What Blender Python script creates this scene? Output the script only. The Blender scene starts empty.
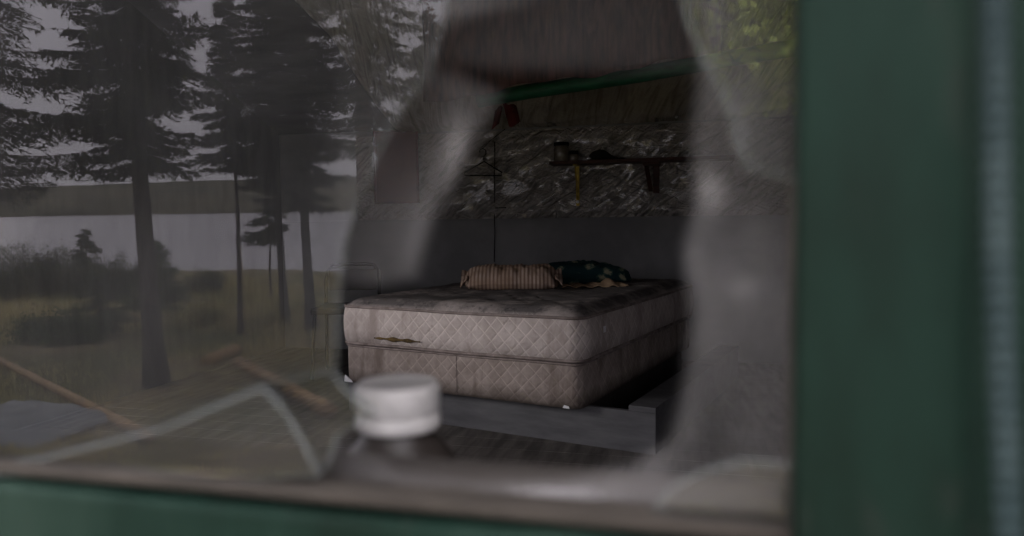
import bpy, bmesh, math, random
import numpy as np
from mathutils import Vector, Matrix, noise

# ------------------------------------------------------------------ camera, world, light, exposure
SC = bpy.context.scene
COL = SC.collection
FPX = 725.0
YAW, PITCH, ROLL = math.radians(-14.0), math.radians(-3.41), math.radians(-0.64)
EYE = Vector((0.0, 0.0, 0.985))
_cy, _sy, _cp, _sp = math.cos(YAW), math.sin(YAW), math.cos(PITCH), math.sin(PITCH)
FWD = Vector((_sy*_cp, _cy*_cp, _sp))
_r = Vector((_cy, -_sy, 0.0)); _u = _r.cross(FWD)
RGT = _r*math.cos(ROLL) + _u*math.sin(ROLL)
UPV = _u*math.cos(ROLL) - _r*math.sin(ROLL)
cam_data = bpy.data.cameras.new('camera')
cam = bpy.data.objects.new('camera', cam_data); COL.objects.link(cam)
cam.matrix_world = Matrix(((RGT.x, UPV.x, -FWD.x, EYE.x), (RGT.y, UPV.y, -FWD.y, EYE.y), (RGT.z, UPV.z, -FWD.z, EYE.z), (0, 0, 0, 1)))
cam_data.sensor_width = 36.0
cam_data.lens = 36.0*FPX/1024.0
cam_data.clip_start = 0.02; cam_data.clip_end = 3000
cam_data.dof.use_dof = True
cam_data.dof.focus_distance = 3.9
cam_data.dof.aperture_fstop = 3.4
SC.camera = cam

SC.view_settings.view_transform = 'Standard'
SC.view_settings.look = 'None'
SC.view_settings.gamma = 1.0
SC.view_settings.use_curve_mapping = False
SC.view_settings.exposure = 0.0
SC.cycles.use_denoising = True
SC.cycles.use_adaptive_sampling = False
SC.cycles.max_bounces = 10
SC.cycles.transparent_max_bounces = 24
SC.cycles.caustics_reflective = False
SC.cycles.caustics_refractive = False
SC.cycles.sample_clamp_indirect = 6.0

world = bpy.data.worlds.new('overcast_sky'); SC.world = world
world.use_nodes = True
wn = world.node_tree; wn.nodes.clear()
w_out = wn.nodes.new('ShaderNodeOutputWorld'); w_bg = wn.nodes.new('ShaderNodeBackground')
w_tc = wn.nodes.new('ShaderNodeTexCoord'); w_sep = wn.nodes.new('ShaderNodeSeparateXYZ')
w_ramp = wn.nodes.new('ShaderNodeValToRGB')
SKY_LOW, SKY_HIGH = 0.30, 1.0
w_ramp.color_ramp.elements[0].position = 0.0; w_ramp.color_ramp.elements[0].color = (0.25, 0.238, 0.262, 1)
w_ramp.color_ramp.elements[1].position = 1.0; w_ramp.color_ramp.elements[1].color = (1.0, 0.97, 1.0, 1)
e = w_ramp.color_ramp.elements.new(0.35); e.color = (0.32, 0.30, 0.34, 1)
w_noise = wn.nodes.new('ShaderNodeTexNoise'); w_noise.inputs['Scale'].default_value = 2.2; w_noise.inputs['Detail'].default_value = 3
w_mr = wn.nodes.new('ShaderNodeMapRange'); w_mr.inputs['To Min'].default_value = 0.8; w_mr.inputs['To Max'].default_value = 1.2
w_mul = wn.nodes.new('ShaderNodeMath'); w_mul.operation = 'MULTIPLY'; w_mul.inputs[1].default_value = 9.0
wn.links.new(w_tc.outputs['Generated'], w_sep.inputs[0]); wn.links.new(w_sep.outputs['Z'], w_ramp.inputs['Fac'])
wn.links.new(w_tc.outputs['Generated'], w_noise.inputs['Vector'])
wn.links.new(w_noise.outputs['Fac'], w_mr.inputs['Value']); wn.links.new(w_mr.outputs[0], w_mul.inputs[0])
wn.links.new(w_ramp.outputs['Color'], w_bg.inputs['Color']); wn.links.new(w_mul.outputs[0], w_bg.inputs['Strength'])
wn.links.new(w_bg.outputs[0], w_out.inputs['Surface'])

# low soft sun added to light the bed foot through the added side opening
sun_d = bpy.data.lights.new('added_sun', 'SUN'); sun_d.energy = 1.5; sun_d.angle = math.radians(20); sun_d.color = (1.0, 0.95, 0.93)
sun_o = bpy.data.objects.new('added_sun', sun_d); COL.objects.link(sun_o)
SUN_TO = Vector((-0.866, -0.5, 0.27)).normalized()          # towards the sun
sun_o.rotation_euler = SUN_TO.to_track_quat('Z', 'Y').to_euler()

def portal(x0, x1, z0, z1, y):
    """sky portal: adds no light of its own, only guides daylight sampling through an opening"""
    ld = bpy.data.lights.new('sky_portal', 'AREA'); ld.shape = 'RECTANGLE'; ld.size = x1-x0; ld.size_y = z1-z0
    ld.cycles.is_portal = True
    o = bpy.data.objects.new('sky_portal', ld); COL.objects.link(o)
    o.location = ((x0+x1)/2, y, (z0+z1)/2); o.rotation_euler = (math.radians(90), 0, 0)

# ------------------------------------------------------------------ pixel helpers
def ray(px, py):
    return (FWD + RGT*((px-512.0)/FPX) - UPV*((py-268.0)/FPX)).normalized()
def at_y(px, py, y):
    d = ray(px, py); return EYE + d*((y-EYE.y)/d.y)
def at_z(px, py, z):
    d = ray(px, py); return EYE + d*((z-EYE.z)/d.z)
PANE_Y = 0.33
TILT = math.radians(1.05)
PANE_N = Vector((0, -math.cos(TILT), -math.sin(TILT)))
PANE_P = at_y(400, 300, PANE_Y)
def on_pane(px, py, off=0.0):
    p0 = PANE_P - PANE_N*off
    d = ray(px, py); return EYE + d*((p0-EYE).dot(PANE_N)/d.dot(PANE_N))
def mirror(px, py, dep):
    """point seen at (px,py) in the pane's reflection, dep metres on the camera's side of the wall"""
    h = on_pane(px, py); d = ray(px, py); d = d - PANE_N*(2*d.dot(PANE_N))
    return h + d*((-dep-h.y)/d.y)
def gz(dep):
    dep = max(dep, 0.0)
    return -0.55 - 0.078*dep if dep < 58 else -5.07 - (dep-58)*0.03
def mirror_x(px, dep, py=250):
    return mirror(px, py, dep).x

# ------------------------------------------------------------------ tagging and mesh helpers
def tag(o, label=None, cat=None, group=None, kind=None):
    if label: o['label'] = label
    if cat: o['category'] = cat
    if group: o['group'] = group
    if kind: o['kind'] = kind
    return o
def empty(name, loc=(0, 0, 0), rz=0.0):
    o = bpy.data.objects.new(name, None); COL.objects.link(o); o.location = loc; o.rotation_euler = (0, 0, rz)
    o.empty_display_size = 0.1
    return o
def mesh(name, verts, faces, mat, parent=None, smooth=True, loc=None):
    me = bpy.data.meshes.new(name)
    me.from_pydata([tuple(v) for v in verts], [], faces); me.update()
    if smooth: me.polygons.foreach_set('use_smooth', [True]*len(me.polygons))
    o = bpy.data.objects.new(name, me); COL.objects.link(o)
    if mat: me.materials.append(mat)
    if parent: o.parent = parent
    if loc: o.location = loc
    return o
class MB:
    def __init__(s): s.v = []; s.f = []
    def add(s, vs, fs):
        n = len(s.v); s.v += [tuple(v) for v in vs]; s.f += [tuple(i+n for i in f) for f in fs]; return s
    def box(s, c, d, M=None, bev=0.0):
        x, y, z = c; a, b, h = d[0]/2, d[1]/2, d[2]/2
        bm = bmesh.new(); bmesh.ops.create_cube(bm, size=1.0)
        for v in bm.verts: v.co = Vector((v.co.x*2*a, v.co.y*2*b, v.co.z*2*h))
        if bev > 0: bmesh.ops.bevel(bm, geom=list(bm.edges), offset=bev, segments=2, affect='EDGES', profile=0.6)
        if M is not None: bm.transform(M)
        bm.verts.index_update()
        s.add([v.co+Vector(c) for v in bm.verts], [[v.index for v in f.verts] for f in bm.faces]); bm.free(); return s
    def tube(s, pts, r, n=8, closed=False, cap=True):
        pts = [Vector(p) for p in pts]; m = len(pts)
        rr = r if isinstance(r, (list, tuple)) else [r]*m
        vs = []; prev = None
        for i, p in enumerate(pts):
            if closed: t = pts[(i+1) % m]-pts[i-1]
            else: t = pts[min(i+1, m-1)]-pts[max(i-1, 0)]
            t.normalize()
            if prev is None: a = t.orthogonal().normalized()
            else: a = (prev - t*prev.dot(t)).normalized()
            prev = a; b = t.cross(a)
            for k in range(n):
                an = 2*math.pi*k/n; vs.append(p + (a*math.cos(an)+b*math.sin(an))*rr[i])
        fs = []
        for i in range(m if closed else m-1):
            j = (i+1) % m
            for k in range(n):
                l = (k+1) % n; fs.append((i*n+k, i*n+l, j*n+l, j*n+k))
        if not closed and cap:
            fs.append(tuple(range(n-1, -1, -1))); fs.append(tuple((m-1)*n+k for k in range(n)))
        return s.add(vs, fs)
    def lathe(s, prof, c=(0, 0, 0), n=40, ribs=None):
        vs = []; m = len(prof)
        for i, (r, z) in enumerate(prof):
            for k in range(n):
                q = r*(1+(ribs[1] if (ribs and ribs[0](z) and k % 2) else 0.0)); a = 2*math.pi*k/n
                vs.append((c[0]+q*math.cos(a), c[1]+q*math.sin(a), c[2]+z))
        fs = [(i*n+k, i*n+(k+1) % n, (i+1)*n+(k+1) % n, (i+1)*n+k) for i in range(m-1) for k in range(n)]
        fs.append(tuple(range(n-1, -1, -1))); fs.append(tuple((m-1)*n+k for k in range(n)))
        return s.add(vs, fs)
    def build(s, name, mat, parent=None, smooth=False, **k):
        return mesh(name, s.v, s.f, mat, parent, smooth, **k)
def grid_mesh(nu, nv, fn):
    vs = [fn(i/nu, j/nv) for j in range(nv+1) for i in range(nu+1)]
    fs = [(j*(nu+1)+i, j*(nu+1)+i+1, (j+1)*(nu+1)+i+1, (j+1)*(nu+1)+i) for j in range(nv) for i in range(nu)]
    return vs, fs

# ------------------------------------------------------------------ materials
class NT:
    def __init__(s, name):
        s.m = bpy.data.materials.new(name); s.m.use_nodes = True; s.t = s.m.node_tree; s.t.nodes.clear()
        s.out = s.t.nodes.new('ShaderNodeOutputMaterial')
    def n(s, typ, **kw):
        nd = s.t.nodes.new(typ)
        for k, v in kw.items():
            if k in nd.inputs.keys(): nd.inputs[k].default_value = v
            else: setattr(nd, k, v)
        return nd
    def l(s, a, b): s.t.links.new(a, b)
    def math(s, op, a, b=None, clamp=False):
        nd = s.t.nodes.new('ShaderNodeMath'); nd.operation = op; nd.use_clamp = clamp
        for i, q in enumerate((a, b)):
            if q is None: continue
            if isinstance(q, (int, float)): nd.inputs[i].default_value = q
            else: s.l(q, nd.inputs[i])
        return nd.outputs[0]
    def coord(s, kind='Object', scale=(1, 1, 1), rot=(0, 0, 0)):
        tc = s.n('ShaderNodeTexCoord'); mp = s.n('ShaderNodeMapping'); mp.inputs['Scale'].default_value = scale
        mp.inputs['Rotation'].default_value = rot
        s.l(tc.outputs[kind], mp.inputs[0]); return mp.outputs[0]
    def noise(s, vec, scale, detail=5, rough=0.55, dist=0.0):
        nd = s.n('ShaderNodeTexNoise'); nd.inputs['Scale'].default_value = scale; nd.inputs['Detail'].default_value = detail
        nd.inputs['Roughness'].default_value = rough; nd.inputs['Distortion'].default_value = dist
        s.l(vec, nd.inputs['Vector']); return nd.outputs['Fac']
    def ramp(s, fac, stops):
        nd = s.n('ShaderNodeValToRGB'); cr = nd.color_ramp
        cr.elements[0].position = stops[0][0]; cr.elements[0].color = (*stops[0][1], 1)
        cr.elements[1].position = stops[-1][0]; cr.elements[1].color = (*stops[-1][1], 1)
        for p, c in stops[1:-1]:
            e = cr.elements.new(p); e.color = (*c, 1)
        s.l(fac, nd.inputs['Fac']); return nd.outputs['Color']
    def mix(s, fac, a, b, mode='MIX'):
        nd = s.n('ShaderNodeMix'); nd.data_type = 'RGBA'; nd.blend_type = mode
        for i, q in ((0, fac), (6, a), (7, b)):
            if isinstance(q, (int, float)): nd.inputs[i].default_value = q
            elif isinstance(q, tuple): nd.inputs[i].default_value = (*q, 1)
            else: s.l(q, nd.inputs[i])
        return nd.outputs[2]
    def bump(s, h, strength=0.5, dist=0.01, nrm=None):
        nd = s.n('ShaderNodeBump'); nd.inputs['Strength'].default_value = strength; nd.inputs['Distance'].default_value = dist
        s.l(h, nd.inputs['Height'])
        if nrm: s.l(nrm, nd.inputs['Normal'])
        return nd.outputs[0]
    def pbr(s, col, rough=0.7, nrm=None, spec=0.4, metal=0.0, **kw):
        b = s.n('ShaderNodeBsdfPrincipled')
        if isinstance(col, tuple): b.inputs['Base Color'].default_value = (*col, 1)
        else: s.l(col, b.inputs['Base Color'])
        if isinstance(rough, (int, float)): b.inputs['Roughness'].default_value = rough
        else: s.l(rough, b.inputs['Roughness'])
        b.inputs['Specular IOR Level'].default_value = spec; b.inputs['Metallic'].default_value = metal
        for k, v in kw.items(): b.inputs[k.replace('_', ' ')].default_value = v
        if nrm: s.l(nrm, b.inputs['Normal'])
        s.l(b.outputs[0], s.out.inputs['Surface']); return b
def surf(name, c1, c2=None, scale=6.0, rough=0.7, bump=0.3, bdist=0.004, stretch=(1, 1, 1), spec=0.35, metal=0.0, lo=0.35, hi=0.65):
    m = NT(name); v = m.coord('Object', stretch); f = m.noise(v, scale, 6, 0.6)
    c2 = c2 or tuple(x*0.7 for x in c1)
    col = m.ramp(f, [(lo, c2), (hi, c1)])
    f2 = m.noise(v, scale*5, 4, 0.6)
    m.pbr(col, rough, m.bump(f2, bump, bdist), spec, metal); return m.m

def mat_mattress(name, base, dirt, stain_top, grime=0.0):
    m = NT(name); v = m.coord('Object')
    sep = m.n('ShaderNodeSeparateXYZ'); m.l(v, sep.inputs[0])
    u = m.math('ADD', sep.outputs['X'], sep.outputs['Y'])
    wob = m.noise(v, 6.0, 2)
    a = m.math('ADD', m.math('ADD', u, sep.outputs['Z']), m.math('MULTIPLY', wob, 0.025))
    b = m.math('ADD', m.math('SUBTRACT', u, sep.outputs['Z']), m.math('MULTIPLY', wob, 0.025))
    def lines(q, s_):
        f = m.math('FRACT', m.math('MULTIPLY', q, s_)); return m.math('ABSOLUTE', m.math('SUBTRACT', f, 0.5))
    la, lb = lines(a, 13.5), lines(b, 13.5)
    mn = m.math('MINIMUM', la, lb)                                    # 0 on a seam
    geo = m.n('ShaderNodeNewGeometry'); gsep = m.n('ShaderNodeSeparateXYZ'); 
    tcn = m.n('ShaderNodeTexCoord'); m.l(tcn.outputs['Normal'], gsep.inputs[0])
    top = m.math('MULTIPLY', m.math('SUBTRACT', gsep.outputs['Z'], 0.45), 3.0, True)
    n1 = m.noise(v, 2.6, 6, 0.65); n2 = m.noise(v, 9.0, 6, 0.7); n3 = m.noise(v, 60.0, 3, 0.6)
    col = m.mix(m.ramp(n2, [(0.35, (0, 0, 0)), (0.7, (0.6, 0.6, 0.6))]), base, dirt)
    # mildew over the top panel
    mold = m.ramp(m.math('ADD', m.math('MULTIPLY', n1, 0.65), m.math('MULTIPLY', n2, 0.35)), [(0.50, (1, 1, 1)), (0.63, (0.2, 0.2, 0.2))])
    mfac = m.math('MULTIPLY', m.math('MULTIPLY', mold, top), 0.85)
    col = m.mix(mfac, col, stain_top)
    seamc = m.ramp(mn, [(0.02, (1, 1, 1)), (0.06, (0, 0, 0))])
    side = m.math('SUBTRACT', 1.0, top, True)
    vis = m.ramp(m.math('ADD', m.noise(v, 3.0, 4, 0.65), m.math('MULTIPLY', u, 0.10)), [(0.42, (0.06, 0.06, 0.06)), (0.62, (1, 1, 1))])
    sfac = m.math('MULTIPLY', m.math('MULTIPLY', seamc, side), vis)
    col = m.mix(m.math('MULTIPLY', sfac, 0.38), col, tuple(min(1, c*1.6) for c in base))
    edge = m.ramp(m.noise(v, 14.0, 4, 0.7), [(0.62, (0, 0, 0)), (0.72, (1, 1, 1))])
    col = m.mix(m.math('MULTIPLY', edge, 0.35), col, (0.09, 0.07, 0.045))
    drip = m.ramp(m.noise(m.coord('Object', (7, 7, 1.6)), 1.0, 5, 0.7), [(0.50, (0, 0, 0)), (0.66, (0.75, 0.75, 0.75))])
    col = m.mix(m.math('MULTIPLY', drip, side), col, dirt)
    blot = m.ramp(m.noise(v, 17.0, 5, 0.75), [(0.55, (0, 0, 0)), (0.63, (1, 1, 1))])
    col = m.mix(m.math('MULTIPLY', m.math('MULTIPLY', blot, top), 0.6), col, (0.035, 0.033, 0.035))
    lowd = m.math('MULTIPLY', m.math('SUBTRACT', 0.05, m.math('ADD', sep.outputs['Z'], m.math('MULTIPLY', n2, -0.06))), 14.0, True)
    col = m.mix(m.math('MULTIPLY', lowd, grime), col, (0.05, 0.04, 0.033))
    h = m.math('ADD', m.math('MULTIPLY', m.ramp(mn, [(0.0, (0, 0, 0)), (0.22, (1, 1, 1))]), m.math('MULTIPLY', m.math('MULTIPLY', side, vis), 0.55)), m.math('MULTIPLY', n2, 1.1))
    b1 = m.bump(h, 0.6, 0.006); b2 = m.bump(n3, 0.35, 0.003, b1)
    m.pbr(col, 0.9, b2, 0.15); return m.m

M = {}
M['mattress'] = mat_mattress('mattress_ticking', (0.50, 0.445, 0.42), (0.27, 0.225, 0.205), (0.05, 0.047, 0.049), 0.3)
M['boxspring'] = mat_mattress('box_spring_ticking', (0.31, 0.265, 0.24), (0.13, 0.10, 0.085), (0.06, 0.055, 0.05), 0.8)
M['piping'] = surf('piping_tape', (0.27, 0.225, 0.21), (0.12, 0.095, 0.085), 14, 0.85, 0.3)
M['guard'] = surf('white_plastic', (0.8, 0.8, 0.8), (0.6, 0.6, 0.62), 9, 0.5, 0.1)
M['tear'] = surf('exposed_foam', (0.16, 0.105, 0.035), (0.035, 0.022, 0.010), 30, 0.95, 0.6)
M['greyboard'] = surf('grey_painted_board', (0.10, 0.10, 0.105), (0.062, 0.062, 0.067), 4, 0.6, 0.35, 0.003, (1, 5, 5))
M['wainscot'] = surf('grey_wall_board', (0.25, 0.247, 0.25), (0.17, 0.17, 0.172), 2.5, 0.75, 0.25, 0.002)
M['floor'] = surf('bare_floor_boards', (0.13, 0.118, 0.108), (0.05, 0.045, 0.041), 3, 0.75, 0.4, 0.004, (6, 1, 1))
M['plywood'] = surf('old_plywood', (0.05, 0.043, 0.038), (0.032, 0.027, 0.024), 2.2, 0.8, 0.3, 0.003, (1, 4, 1))
M['darkwood'] = surf('reddish_dark_wood', (0.07, 0.024, 0.016), (0.03, 0.011, 0.008), 10, 0.6, 0.3, 0.002, (1, 6, 6))
M['brass'] = surf('yellow_painted_bracket', (0.50, 0.36, 0.04), (0.22, 0.14, 0.02), 20, 0.4, 0.2, 0.001, metal=0.3)
M['black'] = surf('black_plastic', (0.012, 0.012, 0.013), (0.006, 0.006, 0.007), 9, 0.8, 0.2, spec=0.08)
M['blackcloth'] = surf('black_cloth', (0.012, 0.01, 0.01), (0.006, 0.005, 0.005), 14, 0.95, 0.5)
M['redcloth'] = surf('dark_red_cloth', (0.16, 0.03, 0.03), (0.06, 0.014, 0.014), 12, 0.95, 0.5)
M['brownblanket'] = surf('dark_brown_blanket', (0.16, 0.085, 0.08), (0.04, 0.027, 0.028), 9, 0.95, 0.6, 0.006, (4, 4, 0.6))
M['poster'] = surf('faded_red_board', (0.20, 0.055, 0.05), (0.12, 0.035, 0.033), 3, 0.8, 0.1)
M['greenbeam'] = surf('dark_green_pole_paint', (0.013, 0.12, 0.06), (0.007, 0.05, 0.03), 9, 0.55, 0.3, 0.003, (1, 5, 5))
M['jarglass'] = surf('dusty_jar_glass', (0.22, 0.20, 0.17), (0.12, 0.10, 0.08), 12, 0.25, 0.2, spec=0.8)
M['bark'] = surf('spruce_bark', (0.075, 0.062, 0.058), (0.028, 0.023, 0.022), 7, 0.95, 0.9, 0.03, (2, 2, 0.5))
M['redbark'] = surf('reddish_bark', (0.17, 0.085, 0.055), (0.05, 0.028, 0.02), 7, 0.95, 0.9, 0.03, (2, 2, 0.5))
M['needles'] = surf('spruce_needles', (0.022, 0.032, 0.020), (0.011, 0.017, 0.011), 2.0, 0.8, 0.0, spec=0.15)
M['needles2'] = surf('young_spruce_needles', (0.055, 0.085, 0.035), (0.03, 0.05, 0.02), 2.0, 0.8, 0.0, spec=0.15)
M['shrub'] = surf('shrub_leaves', (0.065, 0.075, 0.04), (0.03, 0.037, 0.02), 2.0, 0.8, 0.0, spec=0.15)
M['birchleaf'] = surf('yellow_green_leaves', (0.62, 0.72, 0.12), (0.28, 0.38, 0.06), 5.0, 0.6, 0.0)
M['log'] = surf('peeled_log', (0.30, 0.19, 0.085), (0.12, 0.075, 0.035), 9, 0.8, 0.4, 0.01, (1, 1, 1))
M['tarp'] = surf('pale_tarp', (0.12, 0.128, 0.138), (0.07, 0.078, 0.09), 3, 0.6, 0.5, 0.02)
M['plank'] = surf('weathered_plank', (0.22, 0.21, 0.19), (0.12, 0.115, 0.10), 5, 0.8, 0.3, 0.01)
M['rope'] = surf('pale_rope', (0.30, 0.22, 0.14), (0.18, 0.13, 0.09), 30, 0.9, 0.5)

def mat_ground():
    m = NT('forest_ground'); v = m.coord('Object'); n1 = m.noise(v, 0.35, 6, 0.6); n2 = m.noise(v, 3.5, 6, 0.65); n3 = m.noise(v, 25, 4, 0.7)
    col = m.ramp(n2, [(0.3, (0.06, 0.042, 0.028)), (0.5, (0.12, 0.098, 0.058)), (0.7, (0.20, 0.18, 0.09))])
    col = m.mix(m.ramp(n1, [(0.45, (0, 0, 0)), (0.6, (1, 1, 1))]), col, (0.06, 0.066, 0.03))
    m.pbr(col, 0.95, m.bump(n3, 0.8, 0.05), 0.1); return m.m
def mat_hill():
    m = NT('far_moor'); v = m.coord('Object', (0.02, 0.02, 0.12)); n1 = m.noise(v, 1.0, 6, 0.6)
    m.pbr(m.ramp(n1, [(0.35, (0.045, 0.045, 0.034)), (0.65, (0.085, 0.078, 0.058))]), 0.95, None, 0.1); return m.m
def mat_water():
    m = NT('lake_water'); v = m.coord('Object', (0.25, 1.6, 1)); n1 = m.noise(v, 1.0, 5, 0.6); n2 = m.noise(m.coord('Object', (0.012, 0.06, 1)), 1.0, 4, 0.6)
    m.pbr(m.ramp(n2, [(0.35, (0.10, 0.097, 0.11)), (0.65, (0.19, 0.183, 0.20))]), 0.32, m.bump(n1, 0.55, 0.12), 0.6); return m.m
def mat_grass():
    m = NT('dry_grass'); v = m.coord('Object'); n1 = m.noise(v, 0.5, 4, 0.6)
    m.pbr(m.ramp(n1, [(0.35, (0.17, 0.175, 0.075)), (0.55, (0.36, 0.31, 0.15)), (0.75, (0.50, 0.41, 0.22))]), 0.9, None, 0.1); return m.m
M['ground'] = mat_ground(); M['hill'] = mat_hill(); M['water'] = mat_water(); M['grass'] = mat_grass()

def mat_greenpaint():
    m = NT('worn_green_paint'); v = m.coord('Object', (1, 1, 0.35)); n1 = m.noise(v, 9, 6, 0.6); n2 = m.noise(v, 38, 5, 0.65)
    col = m.ramp(n1, [(0.30, (0.003, 0.008, 0.005)), (0.5, (0.006, 0.018, 0.0125)), (0.72, (0.017, 0.034, 0.025))])
    col = m.mix(m.ramp(n2, [(0.60, (0, 0, 0)), (0.72, (0.35, 0.35, 0.35))]), col, (0.024, 0.026, 0.023))
    m.pbr(col, 0.65, m.bump(n2, 0.4, 0.0015), 0.12); return m.m
M['green'] = mat_greenpaint()
M['putty'] = surf('bare_wood_and_putty', (0.052, 0.043, 0.035), (0.022, 0.018, 0.014), 22, 0.85, 0.4, 0.002, (0.4, 1, 1))
M['teal'] = surf('chalky_teal_rope', (0.024, 0.040, 0.041), (0.007, 0.019, 0.021), 26, 0.8, 0.5, 0.002)

def mat_glass(refl=0.05, dust=0.03):
    m = NT('old_window_glass')
    tr = m.n('ShaderNodeBsdfTransparent'); tr.inputs['Color'].default_value = (0.93, 0.95, 0.94, 1)
    gl = m.n('ShaderNodeBsdfGlossy'); gl.inputs['Roughness'].default_value = 0.0; gl.inputs['Color'].default_value = (1, 1, 1, 1)
    df = m.n('ShaderNodeBsdfDiffuse'); df.inputs['Color'].default_value = (0.32, 0.32, 0.33, 1)
    fr = m.n('ShaderNodeFresnel'); fr.inputs['IOR'].default_value = 1.52
    fac = m.math('ADD', m.math('MULTIPLY', fr.outputs[0], refl/0.0426), 0.0, True)
    m1 = m.n('ShaderNodeMixShader'); m.l(fac, m1.inputs[0]); m.l(tr.outputs[0], m1.inputs[1]); m.l(gl.outputs[0], m1.inputs[2])
    v = m.coord('Object'); n1 = m.noise(v, 9, 5, 0.6)
    df_f = m.ramp(n1, [(0.3, (dust*0.4,)*3), (0.75, (dust*1.9,)*3)])
    m2 = m.n('ShaderNodeMixShader'); m.l(df_f, m2.inputs[0]); m.l(m1.outputs[0], m2.inputs[1]); m.l(df.outputs[0], m2.inputs[2])
    m.l(m2.outputs[0], m.out.inputs['Surface']); return m.m
M['glass'] = mat_glass()
def mat_glass_edge():
    m = NT('broken_glass_edge')
    tr = m.n('ShaderNodeBsdfTransparent'); df = m.n('ShaderNodeBsdfDiffuse'); df.inputs['Color'].default_value = (0.20, 0.215, 0.21, 1)
    mx = m.n('ShaderNodeMixShader'); mx.inputs[0].default_value = 0.36
    m.l(tr.outputs[0], mx.inputs[1]); m.l(df.outputs[0], mx.inputs[2]); m.l(mx.outputs[0], m.out.inputs['Surface']); return m.m
M['glassedge'] = mat_glass_edge()
def mat_film():
    """dusty insect screen and plastic film: how much of it is dirt, painted-in highlight or open is an attribute of the mesh"""
    m = NT('dusty_window_screen')
    at = m.n('ShaderNodeAttribute'); at.attribute_name = 'cover'; at.attribute_type = 'GEOMETRY'
    v = m.coord('Object'); n1 = m.noise(v, 26, 5, 0.65); n2 = m.noise(v, 7, 4, 0.6)
    sep = m.n('ShaderNodeSeparateXYZ'); m.l(v, sep.inputs[0])
    wx = m.math('MULTIPLY', m.math('ADD', m.math('SINE', m.math('MULTIPLY', sep.outputs['X'], 2*math.pi/0.0016)), m.math('SINE', m.math('MULTIPLY', sep.outputs['Z'], 2*math.pi/0.0016))), 0.08)
    k = m.math('ADD', m.math('ADD', m.math('MULTIPLY', n1, 0.5), m.math('MULTIPLY', n2, 0.9)), m.math('ADD', wx, 0.3))
    fac = m.math('MULTIPLY', at.outputs['Fac'], k, True)
    tr = m.n('ShaderNodeBsdfTransparent')
    df = m.n('ShaderNodeBsdfDiffuse'); df.inputs['Color'].default_value = (0.26, 0.25, 0.25, 1)
    tl = m.n('ShaderNodeBsdfTranslucent'); tl.inputs['Color'].default_value = (0.12, 0.12, 0.12, 1)
    ad = m.n('ShaderNodeAddShader'); m.l(df.outputs[0], ad.inputs[0]); m.l(tl.outputs[0], ad.inputs[1])
    mx = m.n('ShaderNodeMixShader'); m.l(fac, mx.inputs[0]); m.l(tr.outputs[0], mx.inputs[1]); m.l(ad.outputs[0], mx.inputs[2])
    m.l(mx.outputs[0], m.out.inputs['Surface']); return m.m
M['film'] = mat_film()
def mat_poly(name, c, rough=0.16, bs=1.0, ang=38):
    m = NT(name); v = m.coord('Object'); w = m.noise(v, 3.0, 3, 0.6, 1.0)
    def streak(an, sx, sz, dist):
        mp = m.n('ShaderNodeMapping'); m.l(m.coord('Object', (1, 1, 1), (0, math.radians(an), 0)), mp.inputs[0]); mp.inputs['Scale'].default_value = (sx, 1, sz)
        return m.math('ABSOLUTE', m.math('SUBTRACT', m.noise(mp.outputs[0], 1.0, 2, 0.5, dist), 0.5))
    r1 = streak(ang, 3.5, 20.0, 0.9); r2 = streak(-ang*0.4, 5.0, 18.0, 1.2); r3 = streak(70, 10.0, 24.0, 0.8)
    h = m.math('ADD', m.math('MULTIPLY', r1, -2.2), m.math('ADD', m.math('MULTIPLY', r2, -1.5), m.math('MULTIPLY', r3, -0.8)))
    col = m.ramp(m.math('ADD', r1, m.math('MULTIPLY', w, 0.2)), [(0.09, tuple(x*1.35 for x in c)), (0.28, tuple(x*0.75 for x in c))])
    m.pbr(col, rough, m.bump(h, bs, 0.05), 1.0, 0.0, Coat_Weight=0.65, Coat_Roughness=0.125, Coat_IOR=1.6); return m.m
M['poly'] = mat_poly('crumpled_clear_sheeting', (0.34, 0.32, 0.30), 0.15)
M['polyroof'] = mat_poly('slack_roof_sheeting', (0.40, 0.37, 0.32), 0.25, 0.35, 52)
def mat_pillow_stripe():
    m = NT('striped_pillow_cotton'); v = m.coord('Object'); sep = m.n('ShaderNodeSeparateXYZ'); m.l(v, sep.inputs[0])
    f = m.math('FRACT', m.math('MULTIPLY', sep.outputs['X'], 44.0)); s_ = m.math('ABSOLUTE', m.math('SUBTRACT', f, 0.5))
    n1 = m.noise(v, 8, 5, 0.6)
    base = m.ramp(n1, [(0.35, (0.30, 0.20, 0.13)), (0.65, (0.46, 0.36, 0.30))])
    col = m.mix(m.ramp(s_, [(0.20, (1, 1, 1)), (0.28, (0, 0, 0))]), base, (0.21, 0.14, 0.105))
    m.pbr(col, 0.9, m.bump(n1, 0.6, 0.01), 0.1); return m.m
M['stripe'] = mat_pillow_stripe()
def mat_pillow_floral():
    m = NT('floral_pillow_cotton'); v = m.coord('Object'); vo = m.n('ShaderNodeTexVoronoi'); vo.inputs['Scale'].default_value = 11; m.l(v, vo.inputs['Vector'])
    n1 = m.noise(v, 30, 4, 0.6)
    f = m.math('ADD', vo.outputs['Distance'], m.math('MULTIPLY', m.math('SUBTRACT', n1, 0.5), 0.9))
    col = m.ramp(f, [(0.20, (0.26, 0.25, 0.17)), (0.32, (0.05, 0.09, 0.07)), (0.42, (0.012, 0.034, 0.038))])
    m.pbr(col, 0.9, m.bump(m.noise(v, 7, 4), 0.5, 0.01), 0.1); return m.m
M['floral'] = mat_pillow_floral()
M['beige'] = surf('beige_cloth', (0.30, 0.21, 0.13), (0.16, 0.10, 0.06), 9, 0.95, 0.6)
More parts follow.
